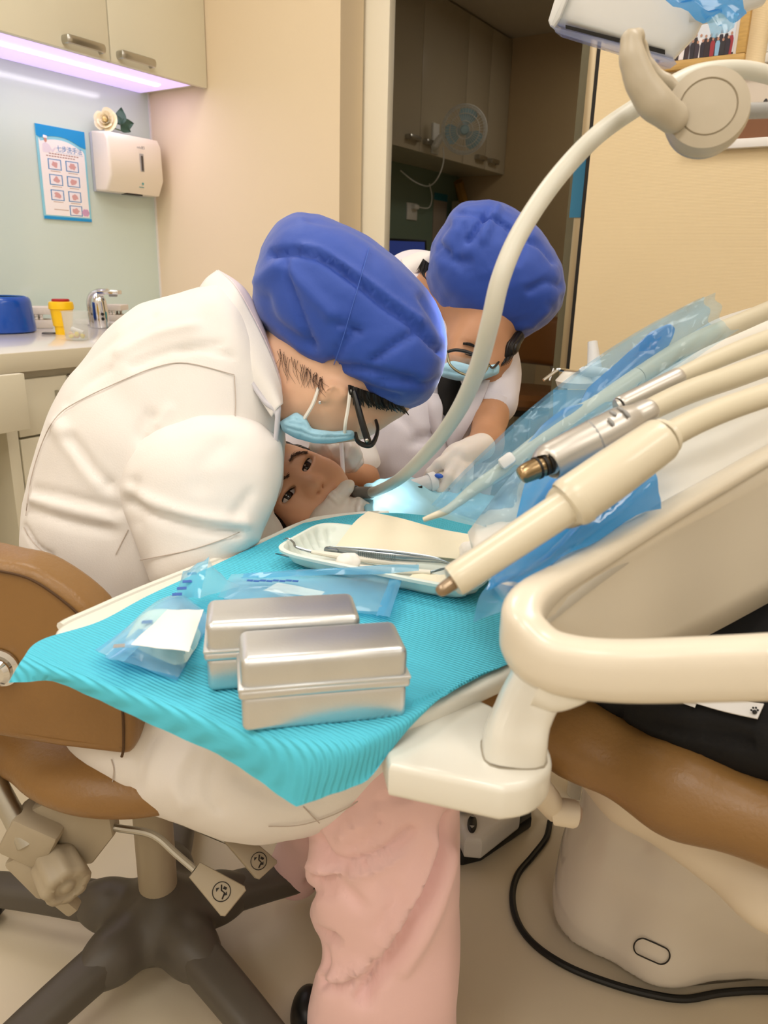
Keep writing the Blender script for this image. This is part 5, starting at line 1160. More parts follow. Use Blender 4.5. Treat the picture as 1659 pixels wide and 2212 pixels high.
# ================================================================== people
M_skin = mat('skin_light', '#e3b595', .5, sss=.12, var=.06, vscale=25, bump=.05, bscale=300)
M_skin2 = mat('skin_tan', '#bd8a66', .5, sss=.12, var=.08, vscale=25)
M_skinc = mat('skin_child', '#e0aa86', .48, sss=.15, var=.05, vscale=20)
M_coat = mat('white_coat', '#e9e4df', .75, bump=.12, bscale=500, sheen=.1)
M_coat2 = mat('white_coat_shaded', '#dcd6dc', .75, bump=.12, bscale=500)  # assistant's white coat, its lilac-grey shade put into the colour
M_pink = mat('pink_scrubs', '#f0c8c6', .7, bump=.05, bscale=500, sheen=.2)
M_cap = mat('blue_cap', '#2a4dab', .60, bump=.22, bscale=42, bdist=.004, sheen=.2)
M_mask = mat('mask_blue', '#a5d3e8', .8, bump=.2, bscale=200)
M_strap = mat('mask_strap', '#e9e4da', .8)
M_glove = mat('latex_glove', '#e6dcd2', .42, sss=.12, bump=.12, bscale=70)
M_hair = mat('black_hair', '#15100e', .45, bump=.8, bscale=60, kind='wave', stretch=(1, 1, .2))
M_shoe = mat('black_shoe', '#0e0d0e', .4)
def px(q): return C3(q[0], q[1], q[2])
def rp(r, d): return r*d/FPX
def chainp(S, pts, k=.02, flat=None, mode='add'):
    """pts (px, py, depth, radius px)"""
    return S.chain([(C3(x, y, d), rp(r, d)) for x, y, d, r in pts], k, flat, mode)
def ellp(S, x, y, d, rx, ry, rz, ang=0., k=.02, mode='add'):
    c, s = math.cos(R(ang)), math.sin(R(ang)); M = np.array([[c, -s, 0], [s, c, 0], [0, 0, 1.]]); return S.ell(C3(x, y, d), (rp(rx, d), rp(ry, d), rz), M, k, mode)
FW = np.array([0, 0, 1.])
def cutp(S, p, q, d, side, k=.004, tilt=0.):
    """cut away everything on the side of the pixel line p->q that holds pixel 'side'"""
    a, b = C3(*p, d), C3(*q, d); t = b-a; n = np.array([-t[1], t[0], tilt*np.linalg.norm(t)]); s = C3(*side, d)-a
    if s@n < 0: n = -n
    return S.plane(a, n, k)
def crop_pts(pts, sc, ox, oy): return [(ox+x/sc, oy+y/sc) for x, y in pts]
def draw_on(V, pts, off=.001, n=6):
    L = spline([(p[0], p[1]) for p in pts], n); return c2w(np.array([onsurf(V, x, y, off) for x, y in L]))

# ------------------------------------------------------------------ dentist
den = thing('person', 'person in white coat, pink trousers and blue cap bending forward on the stool', 'person', (-.78, .62, .0))
# coat
S = Sculpt(.0055)
chainp(S, [(270, 1400, 1.12, 200), (280, 1150, 1.10, 225), (335, 980, 1.09, 225), (420, 820, 1.09, 195), (500, 760, 1.07, 140), (550, 770, 1.06, 100)], .05, (FW, 1.0))
chainp(S, [(490, 870, 1.05, 120), (480, 970, 1.045, 125), (470, 1080, 1.06, 110)], .06); chainp(S, [(480, 880, 1.07, 150), (500, 1060, 1.09, 130), (430, 1250, 1.12, 150)], .05, (FW, 1.0))
chainp(S, [(280, 1480, 1.09, 190), (310, 1600, .995, 150), (420, 1620, .985, 185), (570, 1640, .97, 185), (740, 1620, .955, 160), (930, 1560, .95, 140)], .05, (FW, .95))
chainp(S, [(330, 1500, 1.15, 150), (600, 1580, 1.15, 120), (800, 1560, 1.12, 90)], .05)
# far sleeve
chainp(S, [(560, 900, 1.20, 80), (600, 1000, 1.22, 70), (640, 1060, 1.22, 60)], .03)
ol_ = [(45, 1165), (50, 1090), (75, 960), (120, 850), (190, 742), (250, 690), (300, 660), (365, 638), (430, 622), (475, 610), (530, 650), (565, 720), (600, 830), (608, 900), (606, 960), (596, 1050), (570, 1110), (640, 1160), (720, 1300), (930, 1480), (905, 1640), (872, 1690), (820, 1735), (760, 1770), (700, 1797), (650, 1812), (560, 1818), (490, 1810), (395, 1768), (300, 1735), (240, 1705), (170, 1660), (115, 1622), (80, 1540), (60, 1420), (40, 1260)]
S.outline(ol_, .05)
V, F = S.build(False)
z = crop_pts; z4 = lambda p: z(p, 2.9625, 0, 560)
gv = [(z4([(450, 1150), (600, 1350), (690, 1440)]), 13, -.010), (z4([(370, 1070), (540, 1300), (640, 1420)]), 18, .007),
      (z4([(230, 1480), (450, 1530), (760, 1600)]), 11, -.006), (z4([(200, 1600), (450, 1680), (700, 1730)]), 13, -.007), (z4([(210, 1540), (450, 1600), (740, 1680)]), 13, .005),
      (z4([(980, 360), (700, 540), (500, 700)]), 9, -.0035), (z4([(1250, 420), (1000, 480), (760, 600)]), 10, .0035), (z4([(1400, 540), (1100, 580), (850, 680)]), 9, -.004), (z4([(1480, 620), (1300, 580), (1150, 590)]), 8, -.004), (z4([(700, 700), (550, 800), (430, 920)]), 9, -.003),
      (z4([(960, 1000), (900, 1120), (940, 1180)]), 12, -.006), (z4([(1080, 960), (1020, 1060)]), 10, .004), (z4([(150, 1710), (230, 1830), (330, 1896)]), 5, -.007),
      ([(330, 1590), (300, 1640), (290, 1700)], 16, -.006), ([(410, 1620), (380, 1690), (400, 1740)], 18, .006), ([(470, 1640), (450, 1700), (470, 1750)], 14, -.004), ([(520, 1680), (600, 1720), (680, 1720)], 20, -.006), ([(640, 1700), (700, 1690), (760, 1650)], 16, .005)]
V = folds(V, F, gv); N = outward(V, F); V = V+N*(.0016*wob(V, .14, 11, 3)+.0005*wob(V, .05, 12, 2))[:, None]
body_coat = put('coat', (c2w(V), F), M_coat, den, 'white coat with a turned-up collar', sharp=0); cV = V
M_stitch = mat('coat_seam', '#c2b5ab', .9)
def seam(V, pts, r=.0007, par=body_coat, off=.0003): return put('seam', tube(draw_on(V, pts, off, 5), r, 5), M_stitch, par)
for sm in ([(1500, 740), (1200, 665), (1000, 690), (750, 790), (500, 910), (370, 1000), (280, 1150), (200, 1400), (165, 1640)], [(1500, 745), (1508, 900), (1505, 1010)], [(820, 1730), (740, 1890)], [(150, 1715), (180, 1770), (230, 1830), (300, 1890)]): seam(cV, z4(sm))
for sm in ([(240, 1640), (246, 1665), (240, 1705)], [(655, 1742), (676, 1764), (690, 1778)], [(580, 1785), (660, 1780), (760, 1740), (840, 1670)]): seam(cV, sm)
# near sleeve, a separate piece of the coat
S = Sculpt(.005)
chainp(S, [(450, 1000, .99, 165), (440, 1080, .965, 165), (446, 1330, .93, 130)], .03, (FW, .72)); chainp(S, [(400, 1020, .99, 150), (520, 1000, .985, 120)], .03, (FW, .75))
S.outline([(238, 1050), (250, 1005), (290, 965), (345, 925), (430, 900), (508, 900), (560, 918), (606, 960), (604, 1020), (590, 1085), (558, 1150), (556, 1166), (520, 1190), (430, 1234), (328, 1266), (308, 1215), (280, 1150), (246, 1090)], .035)
V, F = S.build(False)
gv = [(z4([(820, 1560), (1000, 1640), (1300, 1720), (1530, 1745)]), 11, -.010), (z4([(830, 1470), (1000, 1570), (1300, 1660), (1560, 1690)]), 14, .006), (z4([(850, 1440), (860, 1560), (880, 1680)]), 14, -.005), (z4([(1420, 1200), (1300, 1300), (1280, 1440)]), 22, -.003), (z4([(1600, 1500), (1500, 1640)]), 12, -.004)]
V = folds(V, F, gv); V = V+outward(V, F)*(.0014*wob(V, .12, 14, 3))[:, None]; sV = V
slv = put('sleeve', (c2w(V), F), M_coat, den, sharp=0)
seam(sV, z4([(900, 1925), (1200, 1865), (1420, 1795), (1535, 1745)]), par=slv)
# collar
rowA = [(430, 632), (450, 690), (488, 752), (522, 800), (556, 850), (590, 900)]
rowM = [(448, 605), (478, 655), (518, 720), (552, 785), (582, 835), (602, 880)]
rowB = [(470, 588), (505, 618), (546, 690), (580, 762), (602, 830), (606, 872)]
dz = [1.04, 1.00, .985, .975, .97, .965]
G0 = np.array([[D(x, y, d) for (x, y), d in zip(row, [v+o for v in dz])] for row, o in ((rowA, .0), (rowM, -.006), (rowB, .008))])
G1 = np.array([spline(r_, 7) for r_ in G0]); G2 = np.stack([spline(G1[:, j], 6) for j in range(G1.shape[1])], 1)
put('collar', sheet(G2, .0035), M_coat, den, sharp=0)
rowC = [(470, 588), (520, 620), (550, 668), (575, 740), (596, 800), (604, 850)]
rowD = [(478, 606), (530, 650), (548, 700), (560, 760), (575, 810), (590, 860)]
G0 = np.array([[D(x, y, d) for (x, y), d in zip(row, dd)] for row, dd in ((rowB, [v+.008 for v in dz]), (rowC, [v+.03 for v in dz]), (rowD, [v+.07 for v in dz]))])
G1 = np.array([spline(r_, 7) for r_ in G0]); G2 = np.stack([spline(G1[:, j], 6) for j in range(G1.shape[1])], 1)
put('collar_inside', sheet(G2, .003), mat('coat_inside', '#e3d4d6', .8), den, sharp=0)
G0 = np.array([[D(x, y, d) for x, y, d in row] for row in ([(532, 800, .968), (575, 860, .962), (604, 872, .960), (606, 900, .962), (600, 965, .968)], [(548, 842, .962), (572, 872, .958), (592, 890, .957), (596, 920, .958), (590, 990, .965)])])
put('lapel', sheet(np.array([spline(r_, 6) for r_ in G0]), .003), mat('lapel_grey', '#cfccd2', .8), den, sharp=0)
# sleeve hem band
hem = [(318, 1258), (350, 1250), (420, 1228), (500, 1195), (552, 1160)]
# body: head, neck, arms, torso core as one surface
S = Sculpt(.0055)
chainp(S, [(300, 1250, 1.12, 90), (420, 900, 1.10, 90), (540, 800, 1.06, 72), (620, 815, 1.04, 78)], .04)
ellp(S, 745, 790, 1.05, 165, 118, .082, -20, .03)
ellp(S, 705, 872, 1.035, 92, 66, .062, -10, .03)
chainp(S, [(640, 880, 1.03, 42), (700, 900, 1.03, 42), (770, 890, 1.04, 42), (840, 862, 1.05, 32)], .03)
chainp(S, [(446, 1150, .95, 62), (445, 1300, .935, 55), (520, 1330, 1.0, 44), (640, 1200, 1.12, 38), (690, 1145, 1.16, 33)], .02)
chainp(S, [(470, 900, 1.04, 60), (446, 1150, .95, 58)], .03)
# ear
ellp(S, 722, 846, .972, 31, 22, .010, -8, .006); ellp(S, 724, 846, .964, 19, 12, .006, -8, .004, 'sub'); chainp(S, [(738, 838, .968, 7), (716, 836, .966, 7), (702, 850, .966, 7), (698, 866, .968, 8)], .004)
V, F = S.build(False); V = V+outward(V, F)*(.0006*wob(V, .03, 3, 2))[:, None]; dV = V
put('body', (c2w(V), F), M_skin, den, sharp=0)
put('earring', ball(D(691, 869, .955), .0022, None, 10, 6), M_chrome, den)
# hair at the nape and temple
def hairlock(pts, rads, par, n=6): return put('hair', rsweep(pts, rads, 8, n), M_hair, par, sharp=0)
for k in range(46):
    g = np.random.default_rng(k+90); t = g.uniform(0, 1); x0 = 598+t*100; y0 = 752+t*66+g.uniform(-4, 6); L_ = g.uniform(30, 66)*(1-.35*t)
    pts = [onsurf(dV, x0, y0, .001), onsurf(dV, x0-3+g.uniform(-4, 8), y0+L_*.5, .0012), onsurf(dV, x0+g.uniform(-8, 16), y0+L_, .001)]
    put('hair_strand', tube(spline([c2w(q) for q in pts], 4), [.0004, .0003, .00012], 4), mat('brown_hair', '#4a2f20', .5), den)
for k in range(60):
    g = np.random.default_rng(k+190); t = k/59; x0 = 758+t*112; y0 = 842+t*40; L_ = g.uniform(18, 34)*(1-.55*t)
    pts = [onsurf(dV, x0-4, y0-10, .002), onsurf(dV, x0+g.uniform(-2, 6), y0+L_*.35, .0025), onsurf(dV, x0+g.uniform(2, 14), y0+L_, .002)]
    put('hair_strand', tube(spline([c2w(q) for q in pts], 4), [.0016, .0014, .0004], 5), M_hair, den)
# cap
S = Sculpt(.006)
ellp(S, 668, 622, 1.05, 128, 160, .112, 14, .08); ellp(S, 818, 735, 1.05, 148, 138, .108, -18, .08); ellp(S, 735, 655, 1.05, 165, 150, .118, -32, .06); ellp(S, 860, 800, 1.05, 100, 90, .098, -20, .05)
S.outline([(546, 650), (560, 690), (598, 740), (645, 783), (700, 803), (760, 836), (800, 866), (870, 884), (925, 862), (950, 815), (966, 760), (967, 715), (955, 670), (925, 625), (860, 568), (800, 520), (755, 495), (690, 465), (640, 459), (603, 482), (575, 530), (552, 600)], .03)
V, F = S.build(False)
zc = lambda p: z(p, 2.2419, 520, 430)
cf = [(zc([(150, 265), (280, 255), (400, 290), (560, 400), (700, 510), (850, 620), (975, 745)]), 8, -.011), (zc([(300, 235), (420, 268), (580, 375), (720, 480), (870, 590)]), 9, .006),
      (zc([(215, 300), (250, 450), (340, 700)]), 8, -.008), (zc([(430, 810), (500, 690), (560, 640)]), 9, -.006), (zc([(640, 780), (740, 710), (840, 650)]), 8, -.008), (zc([(430, 815), (600, 825), (840, 880)]), 9, -.008), (zc([(460, 600), (540, 625), (580, 640)]), 6, -.006),
      (zc([(120, 480), (160, 600), (340, 720)]), 12, -.007), (zc([(620, 240), (540, 520), (450, 810)]), 3, .002), (zc([(340, 90), (520, 130), (760, 280)]), 9, -.006), (zc([(110, 620), (300, 790), (520, 880), (760, 960)]), 8, -.005), (zc([(90, 400), (200, 330), (300, 420), (440, 560)]), 14, .007), (zc([(680, 880), (880, 900), (960, 870)]), 7, -.005), (zc([(880, 480), (930, 560), (985, 650)]), 8, -.006)]
V = folds(V, F, cf); N = outward(V, F); V = V+N*(.0012*wob(V, .10, 21, 3)+.0006*wob(V, .035, 22, 2))[:, None]
put('surgical_cap', (c2w(V), F), M_cap, den, 'blue bouffant cap', sharp=0); capV = V
_cap = [o for o in den.children if o.name.startswith('surgical_cap')][0]
put('cap_seam', tube(draw_on(capV, zc([(622, 235), (590, 350), (540, 520), (490, 690), (450, 805)]), .0002), .0006, 5), mat('cap_seam_blue', '#4566c0', .7), _cap)
# mask, straps, glasses
S = Sculpt(.0028)
chainp(S, [(634, 918, 1.005, 34), (690, 940, 1.0, 24), (752, 940, 1.0, 18)], .015, (FW, 1.9)); chainp(S, [(622, 912, 1.0, 20), (656, 912, .985, 28)], .012)
S.outline([(606, 912), (640, 892), (660, 905), (672, 928), (720, 934), (764, 930), (768, 946), (720, 956), (680, 956), (640, 946), (612, 930)], .006)
V, F = S.build(False); V = folds(V, F, [([(615, 922), (645, 932), (690, 944), (760, 942)], 2.2, -.003), ([(618, 912), (648, 918), (680, 932), (700, 936)], 2.2, -.003), ([(620, 904), (645, 906), (662, 920)], 2.2, -.0025), ([(640, 895), (650, 930), (648, 945)], 3, -.002)])
put('face_mask', (c2w(V), F), M_mask, den, sharp=0)
put('mask_strap', rsweep([(688, 838, .968), (676, 872, .966), (660, 900, .968), (652, 912, .975)], [4, 4, 4, 4], 6), M_strap, den)
put('mask_strap', rsweep([(756, 842, .968), (752, 880, .968), (746, 915, .97), (744, 940, .985)], [4, 4, 4, 4], 6), M_strap, den)
gl = put('glasses', rsweep([(764, 846, .968), (772, 875, .965), (782, 912, .965), (794, 950, .97), (797, 958, .972)], [6, 7, 7.5, 8, 6], 8), M_black, den, 'black rimmed glasses')
rimp = [(768, 936, 1.0), (772, 952, .985), (786, 961, .975), (800, 962, .972), (810, 950, .98), (816, 928, .995), (812, 908, 1.01)]
put('glasses_rim', rsweep(rimp, [4, 5, 6, 6, 5, 4, 3.5], 8), M_black, gl); put('lens', quadsheet([D(770, 938, .998), D(798, 958, .974), D(814, 928, .995), D(790, 900, 1.02)], 5, 5, 0, 0, 0), film('lens_glass', '#e8eef2', .12, .03), gl)
put('rivet', ball(D(792, 951, .958), .0028, None, 10, 6), M_steel, gl)
# hand at the child's mouth (gloved)
S = Sculpt(.0032)
ellp(S, 738, 1112, 1.165, 50, 36, .016, 28, .012)
chainp(S, [(688, 1150, 1.16, 34), (705, 1130, 1.16, 36), (735, 1112, 1.16, 34)], .012)
chainp(S, [(702, 1108, 1.15, 19), (726, 1078, 1.148, 17), (748, 1054, 1.15, 14), (756, 1046, 1.155, 11)], .008)
for pts in ([(750, 1096, 1.155, 16), (774, 1088, 1.145, 14), (790, 1096, 1.15, 12), (786, 1112, 1.165, 11)], [(752, 1112, 1.15, 16), (778, 1108, 1.14, 14), (788, 1122, 1.15, 12), (778, 1134, 1.165, 11)], [(746, 1128, 1.15, 15), (768, 1130, 1.14, 13), (774, 1144, 1.152, 11)], [(732, 1140, 1.15, 13), (752, 1148, 1.145, 12), (756, 1158, 1.155, 10)]): chainp(S, pts, .0035)
V, F = S.build(False); V = folds(V, F, [([(712, 1062), (730, 1080)], 3, -.002), ([(704, 1072), (722, 1090)], 3, -.002), ([(720, 1056), (738, 1072)], 3, -.0015), ([(770, 1074), (764, 1100), (768, 1135)], 4, -.003)])
put('glove', (c2w(V), F), M_glove, den, 'cream latex glove', sharp=0)
# trousers
S = Sculpt(.007)
chainp(S, [(600, 1600, .97, 110), (800, 1640, .945, 125), (842, 1690, .94, 160), (832, 1850, .965, 165), (830, 2050, 1.01, 168), (826, 2290, 1.07, 175)], .04, (FW, .8))
chainp(S, [(676, 1890, .96, 0.1+28), (720, 1880, .95, 40)], .04); chainp(S, [(708, 1985, .985, 36), (740, 1975, .98, 40)], .04); chainp(S, [(704, 2150, 1.03, 40), (740, 2170, 1.03, 60)], .04)
S.outline([(560, 1500), (900, 1500), (975, 1640), (986, 1710), (989, 1800), (987, 2000), (988, 2320), (660, 2320), (668, 2200), (684, 2130), (688, 2105), (703, 2085), (703, 2030), (684, 2005), (673, 1975), (676, 1950), (704, 1924), (704, 1912), (672, 1908), (664, 1890), (672, 1858), (674, 1800), (600, 1780)], .02)
chainp(S, [(560, 1560, 1.15, 90), (790, 1600, 1.14, 80), (700, 1760, 1.2, 70), (640, 1880, 1.3, 60)], .04)
V, F = S.build(False)
zt2 = lambda p: z(p, 2.4397, 560, 1640)
tf = [(zt2([(1030, 320), (950, 560), (860, 760), (740, 960), (620, 1130), (540, 1260)]), 15, -0.0248), (zt2([(930, 420), (850, 660), (760, 840), (640, 1020), (560, 1120)]), 13, 0.0155), (zt2([(1030, 480), (960, 720), (880, 900), (760, 1110)]), 13, 0.0093),
      (zt2([(300, 430), (380, 540), (520, 550), (680, 490), (800, 390)]), 11, -0.0170), (zt2([(260, 560), (420, 610), (600, 570), (720, 510)]), 10, 0.0124), (zt2([(270, 650), (350, 640), (450, 610)]), 7, -0.0217), (zt2([(640, 320), (600, 420), (480, 480)]), 10, -0.0093), (zt2([(560, 310), (480, 350), (430, 420)]), 10, 0.0109),
      (zt2([(290, 900), (350, 935), (400, 950)]), 7, -0.0202), (zt2([(360, 700), (430, 680), (520, 760)]), 13, -0.0093), (zt2([(320, 1180), (400, 1205), (520, 1160), (620, 1060)]), 7, -0.0186), (zt2([(330, 1130), (430, 1150), (540, 1100)]), 10, 0.0109), (zt2([(340, 1000), (350, 1100), (320, 1160)]), 7, -0.0124), (zt2([(620, 225), (720, 210), (820, 175)]), 7, -0.0124), (zt2([(700, 680), (720, 760), (640, 900)]), 13, -0.0062)]
V = folds(V, F, tf); V = relax(V, F, 1); V = V+outward(V, F)*(.0012*wob(V, .14, 41, 1))[:, None]
put('trousers', (c2w(V), F), M_pink, den, 'pink scrub trousers', sharp=0)
put('shoe', (lambda s: s.build())(ellp(chainp(Sculpt(.006), [(690, 2215, 1.10, 40), (830, 2235, 1.08, 50), (900, 2260, 1.07, 45)], .03), 665, 2185, 1.11, 36, 50, .04, 0, .03)), M_shoe, den, sharp=0)
put('shoe', (lambda s: s.build())(chainp(Sculpt(.006), [(640, 1850, 1.31, 26), (690, 1875, 1.29, 30), (720, 1900, 1.27, 26)], .03)), M_shoe, den, sharp=0)

# ------------------------------------------------------------------ assistant
ast = thing('person', 'person in short-sleeved white coat, blue cap and round glasses leaning in beyond the chair', 'person', (-.75, 1.5, 0))
S = Sculpt(.008)
chainp(S, [(900, 625, 1.66, 85), (870, 800, 1.64, 185), (850, 960, 1.62, 205), (840, 1150, 1.66, 200)], .06, (FW, .85))
chainp(S, [(960, 740, 1.58, 85), (1040, 790, 1.52, 72), (1062, 868, 1.47, 55)], .05)
chainp(S, [(800, 820, 1.6, 90), (760, 900, 1.5, 70), (770, 985, 1.42, 46)], .04)
chainp(S, [(640, 900, 1.62, 70), (640, 1000, 1.6, 60)], .05)
cutp(S, (1025, 868), (1096, 882), 1.47, (1060, 1200), .004) if False else None
V, F = S.build(False)
af = [(zc([(1180, 850), (1060, 980), (960, 1080)]), 6, -.007), (zc([(950, 900), (1000, 1000), (940, 1080)]), 8, -.008), (zc([(840, 1180), (980, 1120), (1080, 1080)]), 10, -.009), (zc([(720, 1030), (800, 1080), (860, 1160)]), 10, -.006), (zc([(1000, 960), (1040, 1020)]), 6, -.005), (zc([(1130, 960), (1290, 940)]), 4, -.004), (zc([(1150, 900), (1200, 870), (1290, 850)]), 8, -.004)]
V = folds(V, F, af); V = V+outward(V, F)*(.003*wob(V, .12, 51, 3))[:, None]; aV = V
put('coat', (c2w(V), F), M_coat2, ast, 'white short-sleeved coat', sharp=0)
def lap(name, rows, m, par=ast, th=.004): G0 = np.array([[D(*q) for q in r_] for r_ in rows]); return put(name, sheet(np.array([spline(r_, 6) for r_ in G0]), th), m, par, sharp=0)
lap('lapel', [[(1040, 790, 1.44), (1010, 850, 1.43), (985, 905, 1.43), (965, 950, 1.45)], [(1065, 800, 1.44), (1045, 860, 1.42), (1010, 930, 1.42), (975, 985, 1.45)]], M_coat2)
lap('lapel', [[(945, 850, 1.44), (955, 880, 1.43), (950, 930, 1.43)], [(905, 850, 1.46), (915, 890, 1.45), (940, 950, 1.44)]], M_coat2)
lap('undershirt', [[(950, 800, 1.46), (945, 840, 1.45), (952, 890, 1.44)], [(1010, 800, 1.46), (990, 850, 1.45), (962, 900, 1.44)]], mat('black_cotton', '#14110f', .8))
lap('collar', [[(865, 560, 1.60), (900, 545, 1.58), (932, 542, 1.56)], [(880, 600, 1.58), (915, 575, 1.56), (935, 560, 1.55)]], M_coat)
put('sleeve_cuff', rsweep([(1062, 862, 1.46), (1058, 878, 1.458), (1056, 884, 1.457)], [46, 46, 44], 24), M_coat2, ast)
put('sleeve_cuff', rsweep([(778, 975, 1.41), (788, 1000, 1.40), (790, 1006, 1.40)], [36, 34, 33], 24), M_coat, ast)
S = Sculpt(.006)
chainp(S, [(880, 960, 1.64, 120), (900, 760, 1.62, 110), (960, 640, 1.56, 62), (1030, 640, 1.52, 66)], .04)
ellp(S, 1058, 640, 1.50, 112, 118, .095, 20, .03); ellp(S, 1035, 735, 1.47, 74, 62, .07, 20, .03); chainp(S, [(1000, 755, 1.43, 30), (985, 775, 1.42, 22)], .02); chainp(S, [(1068, 770, 1.45, 40), (1050, 790, 1.44, 36)], .02)
chainp(S, [(1062, 850, 1.48, 40), (1058, 900, 1.44, 38), (1050, 960, 1.38, 36), (1022, 972, 1.32, 28), (1000, 985, 1.29, 25)], .015)
chainp(S, [(960, 760, 1.6, 60), (1062, 850, 1.48, 40)], .03); chainp(S, [(880, 900, 1.6, 60), (778, 960, 1.45, 30), (790, 1035, 1.38, 27), (740, 1025, 1.34, 25), (690, 985, 1.31, 24), (692, 965, 1.3, 23)], .015)
V, F = S.build(False); V = folds(V, F, [([(1000, 738), (1020, 748), (1042, 752)], 5, -.003), ([(1008, 762), (1026, 764), (1042, 760)], 3, -.003)])
put('body', (c2w(V), F), M_skin2, ast, sharp=0); aB = V
put('eyebrow', tube(draw_on(aB, [(1000, 742), (1016, 744), (1032, 752)], .003), [.002, .0032, .001], 6), M_hair, ast)
put('eyelash', tube(draw_on(aB, [(1004, 764), (1018, 768), (1034, 766)], .0015), [.0006, .0014, .0006], 6), M_hair, ast)
S = Sculpt(.0065)
ellp(S, 1068, 595, 1.50, 140, 138, .135, 0, .06); ellp(S, 1000, 540, 1.50, 76, 98, .11, -20, .05); ellp(S, 1140, 640, 1.49, 80, 92, .11, 20, .05); ellp(S, 1050, 530, 1.52, 90, 92, .11, 0, .05)
S.outline([(900, 600), (925, 575), (936, 530), (966, 484), (980, 455), (1000, 440), (1060, 434), (1110, 450), (1168, 498), (1205, 560), (1222, 620), (1215, 662), (1182, 692), (1152, 712), (1130, 736), (1112, 752), (1082, 752), (1040, 744), (990, 722), (950, 700), (920, 650)], .035)
V, F = S.build(False)
af = [(zc([(1040, 60), (1130, 70), (1190, 90)]), 6, -.007), (zc([(1200, 60), (1130, 170), (1100, 200)]), 7, -.012), (zc([(1190, 90), (1260, 110), (1320, 150)]), 5, -.010), (zc([(1250, 40), (1200, 120), (1180, 200)]), 8, .008), (zc([(930, 240), (1000, 290), (1100, 300)]), 9, -.006), (zc([(1370, 190), (1450, 220), (1520, 300)]), 7, -.010), (zc([(1390, 120), (1360, 200), (1340, 300)]), 8, -.008), (zc([(1540, 420), (1480, 400), (1400, 440)]), 9, -.008), (zc([(1560, 480), (1540, 560), (1440, 610)]), 6, -.006), (zc([(1000, 120), (950, 200), (1000, 260)]), 7, -.009), (zc([(1340, 620), (1420, 600), (1480, 540)]), 8, .006), (zc([(1010, 560), (1150, 660), (1330, 680)]), 6, -.006), (zc([(1080, 130), (1050, 250), (1060, 330)]), 9, -.005), (zc([(1300, 150), (1290, 280), (1230, 420)]), 10, -.005)]
V = folds(V, F, af); V = V+outward(V, F)*(.0022*wob(V, .11, 61, 3)+.0008*wob(V, .04, 62, 2))[:, None]
put('surgical_cap', (c2w(V), F), M_cap, ast, 'blue bouffant cap', sharp=0)
S = Sculpt(.0035); chainp(S, [(972, 802, 1.40, 26), (1015, 806, 1.405, 30), (1058, 800, 1.43, 30)], .02); S.outline([(950, 792), (978, 780), (1035, 796), (1078, 786), (1076, 806), (1035, 822), (985, 820), (954, 812)], .008); V, F = S.build(False); V = folds(V, F, [([(958, 800), (1000, 806), (1070, 798)], 2.5, -.003)])
put('face_mask', (c2w(V), F), M_mask, ast, sharp=0)
gl = put('glasses', rsweep([(966, 760, 1.35), (985, 756, 1.345), (1012, 761, 1.345), (1040, 774, 1.35), (1056, 788, 1.36)], [3.2, 3.6, 3.6, 3.2, 2.8], 8), M_black, ast, 'thin dark glasses')
put('glasses_rim', rsweep([(966, 762, 1.35), (972, 787, 1.345), (994, 805, 1.345), (1020, 811, 1.345), (1044, 806, 1.35), (1056, 788, 1.36)], [2.6, 2.8, 2.8, 2.8, 2.8, 2.6], 8), mat('olive_metal', '#8a8468', .3, .7), gl)
put('lens', quadsheet([D(968, 764, 1.35), D(1052, 784, 1.358), D(1036, 806, 1.35), D(980, 794, 1.346)], 5, 5, 0, 0, 0), MATS['lens_glass'], gl)
put('temple_arm', rsweep([(1056, 788, 1.36), (1066, 794, 1.39), (1085, 772, 1.43), (1110, 742, 1.44)], [2.5, 2.6, 2.6, 2.4], 8), M_black, gl)
S = Sculpt(.005); chainp(S, [(1120, 728, 1.44, 14), (1105, 752, 1.425, 13), (1085, 775, 1.425, 7)], .015); put('hair', S.build(), M_hair, ast, sharp=0)
for k in range(9): put('hair_strand', rsweep([(1118-k*3, 735+k*2, 1.425), (1112-k*4, 762+k*3, 1.42), (1098-k*5, 786+k*2, 1.42)], [1.6, 1.2, .5], 5, 4), M_hair, ast)
for k in range(10): put('hair_strand', rsweep([(915+k*2, 560+k*1.5, 1.48), (908+k, 572+k*2, 1.48), (900+k*2.4, 585+k*2.2, 1.49)], [2, 1.5, .5], 5, 4), M_hair, ast)
# left hand holding the suction handle
S = Sculpt(.0034)
chainp(S, [(1040, 965, 1.30, 30), (1018, 975, 1.29, 28), (995, 985, 1.28, 30)], .012); ellp(S, 985, 992, 1.275, 40, 30, .014, 30, .012)
for pts in ([(975, 985, 1.27, 15), (950, 1003, 1.262, 14), (930, 1022, 1.265, 12), (922, 1032, 1.275, 10)], [(985, 1002, 1.262, 15), (968, 1030, 1.252, 14), (953, 1058, 1.25, 12), (948, 1072, 1.255, 10)], [(998, 1012, 1.262, 15), (990, 1040, 1.252, 13), (980, 1066, 1.255, 11), (974, 1076, 1.262, 9)], [(1012, 1010, 1.268, 13), (1010, 1036, 1.262, 12), (1002, 1058, 1.266, 10)], [(990, 985, 1.285, 15), (962, 995, 1.295, 13), (940, 1010, 1.30, 11)]): chainp(S, pts, .0035)
V, F = S.build(False); put('glove', (c2w(V), F), M_glove, ast, 'cream latex glove', sharp=0); gV = V
put('glove_cuff', rsweep([(1040, 950, 1.285), (1046, 962, 1.283), (1043, 975, 1.283), (1034, 985, 1.288)], [3, 3.4, 3.4, 3], 8), M_glove, ast)
